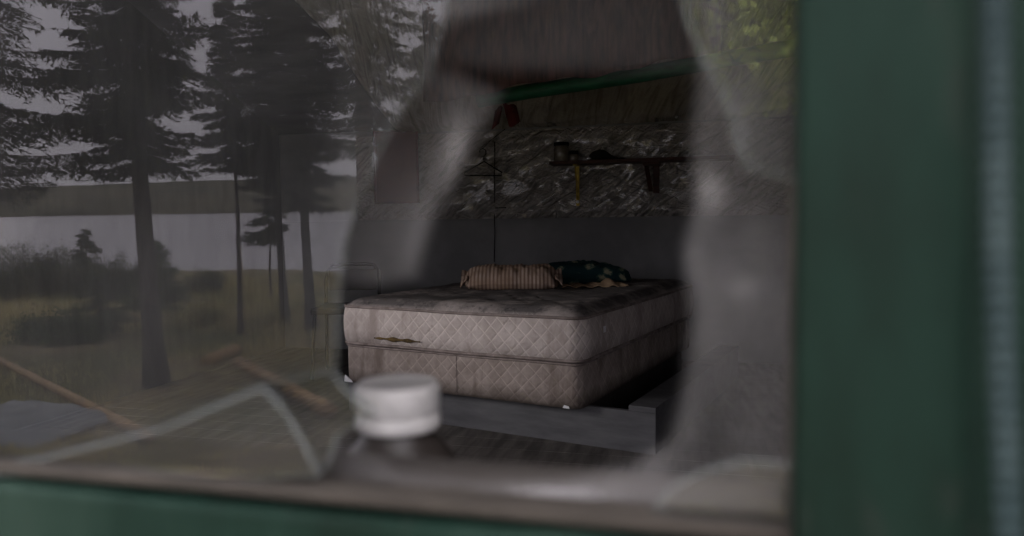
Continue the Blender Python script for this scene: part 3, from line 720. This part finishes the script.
# ------------------------------------------------------------------ the bed
BED_A = math.radians(14.6)
BC = (2.622, -2.94)
def bed_world(bx, by):
    x, y = bx-BC[0], by-BC[1]
    return (x*math.cos(BED_A)+y*math.sin(BED_A), -x*math.sin(BED_A)+y*math.cos(BED_A))
Z0 = 0.155                 # top of the platform boards
W, L = 1.385, 1.90
TB, TM = 0.213, 0.202
ox, oy = bed_world(-0.018, -0.005)
def rounded_rect(w, l, r, n=10, inset=0.0):
    pts = []
    for cx_, cy_, a0 in ((w-r, r, -90), (w-r, l-r, 0), (r, l-r, 90), (r, r, 180)):
        for k in range(n+1):
            a = math.radians(a0+90*k/n); pts.append((cx_+(r-inset)*math.cos(a), cy_+(r-inset)*math.sin(a)))
    return pts
def dense_loop(w, l, r, step=0.02):
    pts = rounded_rect(w, l, r, 10); out = []
    for i in range(len(pts)):
        a, b = Vector(pts[i]), Vector(pts[(i+1) % len(pts)]); n = max(1, int((b-a).length/step))
        out += [tuple(a.lerp(b, k/n)) for k in range(n)]
    return out
def slab(name, w, l, h, r, bulge, crown, mat, parent, seed, dip=None):
    """upholstered slab: side rings with a bulge, then shrinking rings for the crowned top"""
    loop = dense_loop(w, l, r); n = len(loop); vs = []; c = Vector((w/2, l/2)); rings = []
    for k in range(13):
        v = k/12.0; off = bulge*math.sin(math.pi*v)**0.6 if 0 < v < 1 else 0.0
        rings.append((off, h*v, v))
    for off, z, v in rings:
        for (x, y) in loop:
            q = Vector((x, y)); cxx = min(max(x, r), w-r); cyy = min(max(y, r), l-r); d = (q-Vector((cxx, cyy)))
            d = d.normalized() if d.length > 1e-6 else Vector((0, 0))
            nn = 0.004*noise.noise(Vector((x*4, y*4, z*9+seed)))*(1 if 0 < v < 1 else 0)
            p = q+d*(off+nn); zz = z + 0.005*noise.noise(Vector((x*2.0, y*2.0, seed+5)))*(1 if v > 0.05 else 0)
            vs.append((p.x, p.y, zz))
    fs = []
    m = len(rings)
    for i in range(m-1):
        for k in range(n):
            l_ = (k+1) % n; fs.append((i*n+k, i*n+l_, (i+1)*n+l_, (i+1)*n+k))
    base = (m-1)*n; last = base
    for s in range(1, 27):
        t = s/26.0; sc_ = 1-t if t < 1 else 0.0
        inset = 0.0
        for (x, y) in loop:
            q = Vector((x, y)); 
            # pull towards the centre line of the slab
            cxx = w/2; cyy = min(max(y, w/2), l-w/2)
            p = q.lerp(Vector((cxx, cyy)), t)
            edge = (1-(1-min(1, t*7))**2.2)*(1-0.25*min(1, t*1.5))
            z = h + crown*edge
            z += 0.007*noise.noise(Vector((p.x*7, p.y*7, seed)))*min(1, t*6) + 0.012*noise.noise(Vector((p.x*1.7, p.y*1.7, seed+9)))*min(1, t*5)
            # tufts
            z -= 0.010*max(0, math.cos(p.x*2*math.pi/0.17)*math.cos(p.y*2*math.pi/0.2))**4*min(1, t*6)
            vs.append((p.x, p.y, z))
        nb = len(vs)-n
        for k in range(n):
            l_ = (k+1) % n; fs.append((last+k, last+l_, nb+l_, nb+k))
        last = nb
    fs.append(tuple(range(n-1, -1, -1)))
    return mesh(name, vs, fs, mat, parent)
def pipe_loop(name, w, l, r, z, rad, parent, off=0.004, seed=0):
    pts = []
    for (x, y) in dense_loop(w, l, r, 0.03):
        cxx = min(max(x, r), w-r); cyy = min(max(y, r), l-r); d = Vector((x-cxx, y-cyy)); d = d.normalized()*off if d.length > 1e-6 else Vector((0, 0))
        pts.append((x+d.x, y+d.y, z+0.005*noise.noise(Vector((x*2.0, y*2.0, seed+5)))))
    q = MB(); q.tube(pts, rad, 8, closed=True); return q.build(name, M['piping'], parent, True)

bs = empty('box_spring', (ox, oy, Z0), -BED_A); tag(bs, 'stained beige quilted box spring lying under the mattress', 'box spring')
IN = 0.012
o = slab('box_body', W-2*IN, L-2*IN, TB-0.008, 0.045, 0.003, 0.0, M['boxspring'], bs, 3.0); o.location = (IN, IN, 0.001)
o = pipe_loop('piping', W-2*IN, L-2*IN, 0.045, TB-0.012, 0.006, bs, 0.005, 3.0); o.location = (IN, IN, 0)
for (x, y, rz) in ((IN, IN, 0), (W-IN-0.02, IN, 90)):
    q = MB(); w_ = 0.055 if rz == 0 else 0.03
    # wrapped plastic corner guard: an L of three thin plates
    if rz == 0:
        q.add([(-0.004, 0.05, 0), (-0.006, -0.006, 0), (0.05, -0.005, 0), (0.042, -0.006, 0.012), (0.008, -0.008, 0.034), (-0.007, 0.0, 0.036), (-0.006, 0.035, 0.016)], [(0, 1, 5, 6), (1, 2, 3, 4), (1, 4, 5)])
    else:
        q.add([(-0.065, -0.005, 0), (-0.03, -0.006, 0), (-0.035, -0.006, 0.010), (-0.058, -0.006, 0.014)], [(0, 1, 2, 3)])
    o = q.build('corner_guard', M['guard'], bs); o.location = (x, y, 0.002)
    so = o.modifiers.new('thickness', 'SOLIDIFY'); so.thickness = 0.002; o['label'] = 'white plastic corner guard'
seam = MB().tube([(W*0.52, IN-0.004, 0.004), (W*0.52, IN-0.0055, TB/2), (W*0.52, IN-0.004, TB-0.02)], 0.0014, 6).build('seam', M['piping'], bs, True)

mt = empty('mattress', (ox, oy, Z0+TB-0.002), -BED_A); tag(mt, 'old stained quilted mattress with mildewed top and a tear in its foot side', 'mattress')
slab('mattress_body', W, L, TM, 0.07, 0.018, 0.046, M['mattress'], mt, 1.0)
pipe_loop('piping', W, L, 0.07, TM-0.003, 0.0075, mt, 0.006, 1.0)
pipe_loop('piping', W, L, 0.07, 0.006, 0.0075, mt, 0.006, 1.0)
# tear on the foot side
def bed_local(px, py, by=0.0):
    """pixel to the vertical plane of the bed's foot, in bed coordinates"""
    nx, ny = math.sin(BED_A), math.cos(BED_A)
    d = ray(px, py); p0x, p0y = bed_world(0, by)
    t = ((p0x-EYE.x)*nx+(p0y-EYE.y)*ny)/(d.x*nx+d.y*ny); P = EYE+d*t
    x, y = P.x, P.y
    bx = x*math.cos(BED_A)-y*math.sin(BED_A)+BC[0]
    return bx, P.z-Z0
t0 = bed_local(380, 337.5); t1 = bed_local(426, 341.5)
def tear(u, v):
    x = t0[0]+(t1[0]-t0[0])*u; z = t0[1]+(t1[1]-t0[1])*u-TB+0.002; hgt = 0.026*math.sin(math.pi*u)**0.6*(0.7+0.3*math.sin(u*19))
    return (x, -0.0185-0.004*math.sin(math.pi*v), z+hgt*(v-0.5))
vs, fs = grid_mesh(30, 5, tear); o = mesh('tear', vs, fs, M['tear'], mt); o['label'] = 'brown gaping tear showing foam'
so = o.modifiers.new('thickness', 'SOLIDIFY'); so.thickness = 0.004
tg = bed_local(614, 327)
MB().box((W+0.0155, 0.24, 0.125), (0.003, 0.03, 0.03), bev=0.001).build('care_tag', M['guard'], mt)

# platform
pf = empty('bed_platform', (ox, oy, 0), -BED_A); tag(pf, 'low grey painted plank platform carrying the box spring', 'bed frame')
SB = 0.10
xr, _ = bed_local(656, 425, SB); xr += 0.018
def vb(x0, x1, y0, y1, z0, z1, nm, mt_): return MB().box(((x0+x1)/2, (y0+y1)/2, (z0+z1)/2), (x1-x0, y1-y0, z1-z0), bev=0.002).build(nm, mt_, pf)
vb(-0.05, xr, SB, SB+0.025, F_Z, Z0-0.001, 'front_board', M['greyboard'])
vb(xr-0.027, xr-0.004, SB+0.026, L-0.02, F_Z, Z0-0.001, 'side_board', M['greyboard'])
vb(-0.012, 0.011, SB+0.026, L-0.02, F_Z, Z0-0.002, 'side_board', M['greyboard'])
vb(W-0.10, W-0.07, SB+0.026, L-0.02, F_Z, Z0-0.024, 'centre_board', M['plywood'])
x1_, _ = bed_local(629, 406, SB); x1_ += 0.018
vb(x1_, xr, SB, L-0.02, Z0, Z0+0.025, 'side_plank', M['greyboard'])
for y_ in (0.22, 0.6, 1.0, 1.4, 1.75): vb(0.012, W-0.06, y_-0.045, y_+0.045, Z0-0.022, Z0-0.002, 'slat', M['plywood'])

# pillows
def pillow(name, pxc, py_base, wpx, hpx, depth, mat, label, seed, rz, box=7.0, zt=Z0+TB+TM+0.034):
    p = at_z(pxc, py_base, zt); dist = (p-EYE).dot(FWD); w = wpx/FPX*dist; h = hpx/FPX*dist
    root = empty(name, (p.x-FWD.x*0-0.0, p.y+depth*0.42, zt-0.006), rz); tag(root, label, 'pillow')
    root.location.x += (p.x/p.y)*depth*0.42
    nu_, nv_ = 72, 48
    def side(sg):
        def f(u, v):
            a, b = u*2-1, v*2-1
            ex = (1-abs(a)**box)**0.5 * (1-abs(b)**2.4)**0.5 if abs(a) < 1 and abs(b) < 1 else 0
            wr = 1+0.05*math.sin(b*5+seed)+0.03*noise.noise(Vector((b*3, seed, 0)))
            x = a*w/2*wr*(1-0.05*abs(b)**2); y = b*depth/2*(1-0.10*abs(a)**2+0.05*noise.noise(Vector((a*4, seed, 2))))
            wrk = 0.016*noise.noise(Vector((a*5, b*3, seed)))*ex+0.008*noise.noise(Vector((a*14, b*5, seed+3)))*ex+0.01*abs(math.sin(a*9+b*4))*ex*max(0, abs(a)-0.5)
            z = h*0.30 + (h*0.72*ex if sg > 0 else -h*0.30*min(1, ex*1.6)) + (wrk if sg > 0 else 0)
            return (x, y, max(z, 0.004) - (0.13*h*abs(a)**4 if ex < 0.3 else 0))
        return grid_mesh(nu_, nv_, f)
    v1, f1 = side(1); v2, f2 = side(-1); k = len(v1)
    me = mesh('pillow_body', v1+v2, f1+[tuple(k+i for i in reversed(f)) for f in f2], mat, root)
    return root, w, h
r1, w1, h1 = pillow('pillow', 512, 289.5, 92, 23.5, 0.34, M['stripe'], 'striped tan pillow lying on the mattress, the front one of two', 1.3, math.radians(12))
def fringe(parent, w, h, sx, depth):
    def f(u, v):
        y = (u-0.5)*depth*0.8; x = sx*(w/2-0.012+0.045*v); z = h*0.42+h*0.42*math.cos((u-0.5)*2.6)*(0.5+0.5*v)*(0.7+0.3*math.sin(u*13))-h*0.35*(u < 0.3)*v
        return (x, y, max(0.01, z+0.012*math.sin(u*23+v*3)))
    vs, fs = grid_mesh(30, 5, f); o = mesh('open_hem', vs, fs, M['stripe'], parent); so = o.modifiers.new('thickness', 'SOLIDIFY'); so.thickness = 0.005
fringe(r1, w1, h1, -1, 0.34); fringe(r1, w1, h1, 1, 0.34)
r2, w2, h2 = pillow('pillow', 579, 283.5, 102, 21.5, 0.40, M['floral'], 'dark green floral pillow behind and right of the striped one', 4.1, math.radians(10), box=2.2)
cb = at_z(600, 286.5, Z0+TB+TM+0.034)
def cloth(u, v):
    a = u*2-1; x = a*0.20; y = (v-0.5)*0.12*(1-0.3*a*a)
    z = 0.012+0.035*max(0, 1-(v*2-1)**2)*(0.4+0.6*math.exp(-((a-0.45)/0.3)**2)*1.5)*(1-a*a*0.7)+0.006*math.sin(a*14+v*5)
    return (x, y, z)
vs, fs = grid_mesh(60, 16, cloth); o = mesh('cloth', vs, fs, M['beige'], loc=(cb.x-0.03, cb.y, cb.z-0.006)); o.rotation_euler = (0, 0, math.radians(8))
so = o.modifiers.new('thickness', 'SOLIDIFY'); so.thickness = 0.006; so.offset = -1
tag(o, 'crumpled beige cloth lying in front of the floral pillow', 'cloth')

# ------------------------------------------------------------------ outdoors, mirrored in the glass
vs, fs = grid_mesh(90, 140, lambda u, v: ((lambda x, y: (x, y, gz(-y)+0.10*noise.noise(Vector((x*0.35, y*0.35, 0)))*min(1, max(0, -y)*0.3)+0.25*noise.noise(Vector((x*0.06, y*0.06, 4)))*min(1, max(0, -y-6)*0.05)-(0.03 if y > 0 else 0)))(-60+95*u**1.0, 7-75*v**1.5)))
setting(mesh('ground', vs, fs, M['ground']))
# earth under and behind the cabin is part of the same grid
lk = mesh('lake', [(-900, -52, -4.85), (-900, -455, -4.85), (600, -455, -4.85), (600, -52, -4.85)], [(0, 1, 2, 3)], M['water'], smooth=False); setting(lk)
def hill(u, v):
    x = -900+1500*u; h = 24.0+3.5*noise.noise(Vector((x*0.004, 0, 0)))+1.0*noise.noise(Vector((x*0.03, 1, 0)))
    return (x, -430-90*v, -5.2+h*min(1, v*1.6)**0.7)
vs, fs = grid_mesh(220, 12, hill); hl = mesh('far_shore', vs, fs, M['hill']); setting(hl)

def spruce_mesh(name, H, crown0, blen, nb, rng, density=1.0, droop=0.35, rt=0.14, needle=0.05, sparse=False, taper=0.8):
    """returns (trunk MB, foliage verts, faces); crown0 = height where the branches begin"""
    tr = MB(); pts = []; rr = []
    for k in range(15):
        t = k/14.0; pts.append((0.05*math.sin(t*5+H), 0.05*math.cos(t*4), t*H)); rr.append(rt*(1-t)**0.8*(1+0.55*math.exp(-t*H/0.35))+0.006)
    tr.tube(pts, rr, 12)
    A = []; B = []; C = []
    for i in range(nb):
        t = (i+rng.random())/nb; h = crown0+(H*0.985-crown0)*t; az = rng.random()*2*math.pi
        Lb = blen*(1-t)**taper*(0.65+0.6*rng.random())+0.10
        if t < 0.08: Lb *= 0.7
        ns = max(4, int(Lb/0.09)); d0 = np.array([math.cos(az), math.sin(az), 0.0]); side = np.array([-d0[1], d0[0], 0.0])
        p = np.array([0, 0, h]); prev = p.copy()
        stem = [tuple(p)]
        for s_ in range(ns):
            f = (s_+1)/ns; q_ = p + d0*Lb*f + np.array([0, 0, -droop*Lb*f*(1.25-0.75*f)+0.05*Lb*f*f])
            stem.append(tuple(q_))
            nt = int(6*density)
            for _ in range(nt):
                sg = 1 if rng.random() < 0.5 else -1
                tl = (0.30*Lb*(1-f*0.6)+0.07)*(0.5+rng.random()*0.8); a_ = 0.7+0.5*rng.random()
                td = d0*math.cos(a_)+side*sg*math.sin(a_)+np.array([0, 0, -0.15-0.55*rng.random()]); td /= np.linalg.norm(td)
                m_ = max(3, int(tl/0.030*density)); s0 = prev+(q_-prev)*rng.random()
                ff = rng.random(m_); base = s0+td*(ff*tl)[:, None]
                dirs = td*0.8+rng.normal(0, 0.55, (m_, 3)); dirs /= np.linalg.norm(dirs, axis=1)[:, None]
                per = np.cross(dirs, rng.normal(0, 1, (m_, 3))); per /= (np.linalg.norm(per, axis=1)[:, None]+1e-9)
                ln = needle*(0.7+0.7*rng.random((m_, 1)))
                A.append(base-per*ln*0.16); B.append(base+per*ln*0.16); C.append(base+dirs*ln)
                A.append((s0-per[0]*0.004)[None]); B.append((s0+per[0]*0.004)[None]); C.append((s0+td*tl)[None])
            prev = q_
        tr.tube(stem[::2]+[stem[-1]], [max(0.004, 0.012*(Lb/1.2)*(1-k/len(stem[::2]))) for k in range(len(stem[::2])+1)], 4, cap=False)
    A = np.concatenate(A); B = np.concatenate(B); C = np.concatenate(C); n = len(A)
    V = np.empty((n*3, 3)); V[0::3] = A; V[1::3] = B; V[2::3] = C
    return tr, V
def np_mesh(name, V, mat, parent=None, k=3):
    n = len(V); me = bpy.data.meshes.new(name); me.vertices.add(n); me.vertices.foreach_set('co', V.astype(np.float32).ravel())
    me.loops.add(n); me.loops.foreach_set('vertex_index', np.arange(n, dtype=np.int32)); nf = n//k
    me.polygons.add(nf); me.polygons.foreach_set('loop_start', np.arange(0, n, k, dtype=np.int32)); me.polygons.foreach_set('loop_total', np.full(nf, k, dtype=np.int32))
    me.update(); me.validate(); me.materials.append(mat)
    o = bpy.data.objects.new(name, me); COL.objects.link(o); o.parent = parent; return o
def spruce(name, px, dep, label, seed, H, crown_py, blen, nb, bark='bark', need='needles', group=None, py=260, **kw):
    rng = np.random.default_rng(seed); x = mirror_x(px, dep, py)
    z0 = gz(dep)-0.03; crown0 = max(0.15, mirror(px, crown_py, dep).z-z0)
    root = empty(name, (x, -dep, z0)); tag(root, label, 'tree', group)
    tr, V = spruce_mesh(name, H, crown0, blen, nb, rng, **kw)
    tr.build('trunk', M[bark], root, True); np_mesh('foliage', V, M[need], root)
    return root
SP = 'spruces between the cabin and the lake'
spruce('spruce_tree', 148, 6.2, 'thick dark spruce mirrored left of centre in the glass, its bare lower trunk widest', 11, 8.2, 165, 0.68, 260, rt=0.098, density=1.7, needle=0.05, droop=0.45, taper=0.35, group=SP)
spruce('spruce_tree', -45, 6.6, 'sparse spruce at the left picture edge with long drooping boughs', 12, 9.0, 190, 1.75, 120, rt=0.10, density=0.9, needle=0.06, droop=0.25, taper=0.3, group=SP)
spruce('spruce_tree', 238, 11.0, 'slender spruce with a thin bare trunk mirrored in the middle of the glass', 13, 6.2, 168, 0.60, 150, rt=0.042, density=1.5, needle=0.055, droop=0.35, taper=0.8, group=SP)
spruce('spruce_tree', 283, 12.7, 'mid sized spruce mirrored just right of the slender one', 14, 9.0, 182, 0.95, 170, rt=0.08, density=1.4, needle=0.065, droop=0.35, taper=0.5, group=SP)
spruce('spruce_tree', 309, 11.8, 'dense spruce with straight bare trunk mirrored beside the edge of the broken glass', 15, 9.0, 205, 1.0, 180, rt=0.092, density=1.4, needle=0.06, droop=0.35, taper=0.4, group=SP)
spruce('spruce_tree', 372, 9.0, 'reddish barked spruce mirrored near the upper point of the broken glass', 16, 9.5, 150, 1.0, 160, bark='redbark', rt=0.15, density=0.95, needle=0.06, droop=0.35, taper=0.35, group=SP)
spruce('spruce_tree', 436, 26.0, 'faraway small spruce mirrored at the upper right tip of the glass', 17, 11.0, 120, 1.3, 90, rt=0.10, density=1.0, needle=0.12, droop=0.35, taper=0.7, group=SP)
spruce('spruce_sapling', 88, 19.0, 'young spruce sapling in front of the lake left of the thick trunk', 21, 2.4, 330, 0.75, 60, rt=0.03, density=1.2, needle=0.08, need='shrub', py=280, group='saplings by the shore')
spruce('spruce_sapling', 158, 15.0, 'bright green sapling spruce right behind the thick trunk', 22, 1.9, 330, 0.85, 60, rt=0.03, density=1.0, needle=0.08, need='needles2', py=280, group='saplings by the shore')
spruce('spruce_sapling', 100, 10.0, 'green sapling in the grass in front of the thick trunk', 23, 1.3, 330, 0.55, 50, rt=0.02, density=1.2, needle=0.055, need='needles2', py=300, group='saplings by the shore')
spruce('spruce_sapling', 272, 20.0, 'small dark spruce with its lowest boughs spread over the water', 24, 3.2, 240, 0.9, 40, rt=0.04, density=1.1, needle=0.08, py=280, group='saplings by the shore')

def shrub(px, dep, w, h, label, seed, mat='shrub', n=9000, group='shrubs on the lake bank', leaf=0.035):
    rng = np.random.default_rng(seed); x = mirror_x(px, dep, 280)
    root = empty('shrub', (x, -dep, gz(dep)-0.03)); tag(root, label, 'shrub', group)
    q = MB(); P = []
    for k in range(26):
        a = rng.random()*2*math.pi; r = rng.random()**0.6*w/2; hh = h*(0.55+0.5*rng.random())*(1-0.35*(2*r/w)**2)
        tip = np.array([r*math.cos(a), r*math.sin(a), hh]); b = np.array([r*0.2*math.cos(a), r*0.2*math.sin(a), 0.0]); mid = (tip+b)/2+np.array([r*0.2*math.cos(a), r*0.2*math.sin(a), 0.05])
        q.tube([b, mid, tip], [0.012, 0.008, 0.003], 5)
        m_ = n//26; t = rng.random((m_, 1))**0.6; c = b*(1-t)+tip*t+rng.normal(0, 0.11*w/2+0.04, (m_, 3))*np.array([1, 1, 0.7]); P.append(c)
    q.build('stems', M['bark'], root, True)
    c = np.concatenate(P); c[:, 2] = np.abs(c[:, 2]); m_ = len(c); d = rng.normal(0, 1, (m_, 3)); d /= np.linalg.norm(d, axis=1)[:, None]; pr = np.cross(d, rng.normal(0, 1, (m_, 3))); pr /= np.linalg.norm(pr, axis=1)[:, None]+1e-9
    V = np.empty((m_*4, 3)); V[0::4] = c-d*leaf; V[1::4] = c+pr*leaf*0.5; V[2::4] = c+d*leaf; V[3::4] = c-pr*leaf*0.5
    np_mesh('foliage', V, M[mat], root, 4); return root
shrub(12, 17, 2.6, 1.9, 'dark leafy shrub at the left edge before the lake', 31)
shrub(52, 18, 2.6, 2.0, 'dark rounded shrub beside the left edge shrub', 32)
shrub(118, 19, 2.0, 1.5, 'low dark shrub between the sapling and the thick trunk', 33)
shrub(205, 22, 1.6, 1.1, 'small bush right of the thick trunk on the bank', 34, 'shrub', 4000)
shrub(60, 9, 1.6, 0.55, 'low green bush in the foreground grass', 35, 'needles2', 5000)
shrub(195, 12, 1.3, 0.5, 'low yellowish bush in the grass between two trunks', 36, 'grass', 5000)
# yellow birch beside the cabin
def birch(px, dep, seed, label):
    rng = np.random.default_rng(seed); x = mirror_x(px, dep, 60); z0 = gz(dep)
    root = empty('birch_tree', (x, -dep, z0-0.03)); tag(root, label, 'tree')
    q = MB(); H = 5.3; q.tube([(0, 0, 0), (0.05, 0, 1.5), (0.0, 0.1, 3.2), (0.05, 0.0, H)], [0.06, 0.05, 0.03, 0.008], 10); P = []
    for k in range(90):
        h = 2.75+2.4*rng.random(); a = rng.random()*6.283; l = (0.5+0.7*rng.random())*(1.3-0.13*h)
        b = np.array([0, 0, h]); tip = b+np.array([math.cos(a)*l, math.sin(a)*l, 0.25*l]); q.tube([b, (b+tip)/2+np.array([0, 0, 0.05]), tip], [0.012, 0.008, 0.003], 5)
        t = 0.3+0.75*rng.random((60, 1)); P.append(b*(1-t)+tip*t+rng.normal(0, 0.09, (60, 3)))
    q.build('trunk', M['bark'], root, True); c = np.concatenate(P); m_ = len(c)
    d = rng.normal(0, 1, (m_, 3)); d /= np.linalg.norm(d, axis=1)[:, None]; pr = np.cross(d, rng.normal(0, 1, (m_, 3))); pr /= np.linalg.norm(pr, axis=1)[:, None]+1e-9
    V = np.empty((m_*4, 3)); V[0::4] = c-d*0.05; V[1::4] = c+pr*0.036; V[2::4] = c+d*0.05; V[3::4] = c-pr*0.036
    np_mesh('foliage', V, M['birchleaf'], root, 4)
spruce('spruce_tree', 760, 11.0, 'dark spruce standing behind the birch, mirrored in the top right shard', 18, 9.0, 240, 1.6, 200, rt=0.10, density=1.2, needle=0.075, taper=0.4, group=SP, py=60)
birch(735, 6.0, 41, 'yellow green birch mirrored in the top right glass shard')

# grass: nobody could count the blades
rng = np.random.default_rng(7)
n = 60000; dep = 3.5+36*rng.random(n)**1.3; fr = rng.random(n)
xl = np.array([mirror_x(-60, d_, 300) for d_ in (1.0, 40.0)]); xr_ = np.array([mirror_x(420, d_, 300) for d_ in (1.0, 40.0)])
xa = xl[0]+(xl[1]-xl[0])*(dep-1)/39; xb = xr_[0]+(xr_[1]-xr_[0])*(dep-1)/39
X = xa+(xb-xa)*fr; Zg = np.array([gz(d_) for d_ in dep])
hh = (0.10+0.28*rng.random(n))*np.clip((dep-2.5)/10, 0.25, 1.0)*(0.6+0.6*np.sin(X*0.9)*np.cos(dep*0.7))
hh = np.clip(hh, 0.04, 0.55); wd = 0.004+0.0011*dep
a = rng.random(n)*6.283; base = np.stack([X, -dep, Zg-0.08], 1); pr = np.stack([np.cos(a), np.sin(a), 0*a], 1)*wd[:, None]
tip = base+np.stack([rng.normal(0, 0.35, n)*hh, rng.normal(0, 0.35, n)*hh, hh+0.08], 1)
V = np.empty((n*3, 3)); V[0::3] = base-pr; V[1::3] = base+pr; V[2::3] = tip
tag(np_mesh('grass', V, M['grass']), 'dry yellowish grass covering the bank between the trees', 'grass', kind='stuff')

# things lying on the ground
def lying(name, px0, py0, px1, py1, r, mat, label, cat, group=None, z_up=0.0):
    def gp(px, py):
        lo, hi = 0.5, 60.0
        for _ in range(50):
            md = (lo+hi)/2
            if mirror(px, py, md).z > gz(md)+r+z_up: lo = md
            else: hi = md
        p = mirror(px, py, lo); return p
    a, b = gp(px0, py0), gp(px1, py1); c = (a+b)/2; q = MB(); m_ = 14
    q.tube([(a-c).lerp(b-c, t/m_)+Vector((0, 0, 0.02*r*math.sin(t*3))) for t in range(m_+1)], [r*(1+0.07*math.sin(t*2.1)) for t in range(m_+1)], 14)
    o = q.build(name, mat, smooth=True, loc=c); tag(o, label, cat, group); return o
lying('log', -30, 345, 150, 437, 0.045, M['log'], 'long peeled yellowish pole lying on the ground at lower left', 'log', 'peeled logs on the ground')
lying('log', 238, 362, 330, 412, 0.075, M['log'], 'orange brown log lying on the ground before the thin trunks', 'log', 'peeled logs on the ground')
lying('log', 208, 362, 236, 350, 0.09, M['log'], 'short orange brown log end lying left of the longer log', 'log', 'peeled logs on the ground')
lying('plank', -40, 314, 62, 303, 0.04, M['plank'], 'weathered pale plank lying in the grass at the left edge', 'plank')
q = MB(); tp = mirror(240, 245, 10.85); bt = mirror(246, 335, 10.7); q.tube([tp, tp.lerp(bt, 0.5)+Vector((0.02, 0, 0)), bt, bt-Vector((0, 0, 0.25))], 0.010, 6)
tag(q.build('rope', M['rope'], smooth=True), 'thin pale rope hanging from the slender spruce in the mirror image', 'rope')
tc_ = mirror(20, 400, 3.6)
def tarp(u, v):
    a_, b_ = u*2-1, v*2-1; return (a_*0.65, b_*0.45, 0.16*max(0, 1-a_**4)*max(0, 1-b_**4)+0.03*noise.noise(Vector((a_*4, b_*4, 0)))+0.01)
vs, fs = grid_mesh(40, 30, tarp); o = mesh('tarp', vs, fs, M['tarp'], loc=(mirror_x(15, 4.2, 400), -4.2, gz(4.2)))
tag(o, 'pale bluish tarp heaped on the ground at lower left', 'tarp')
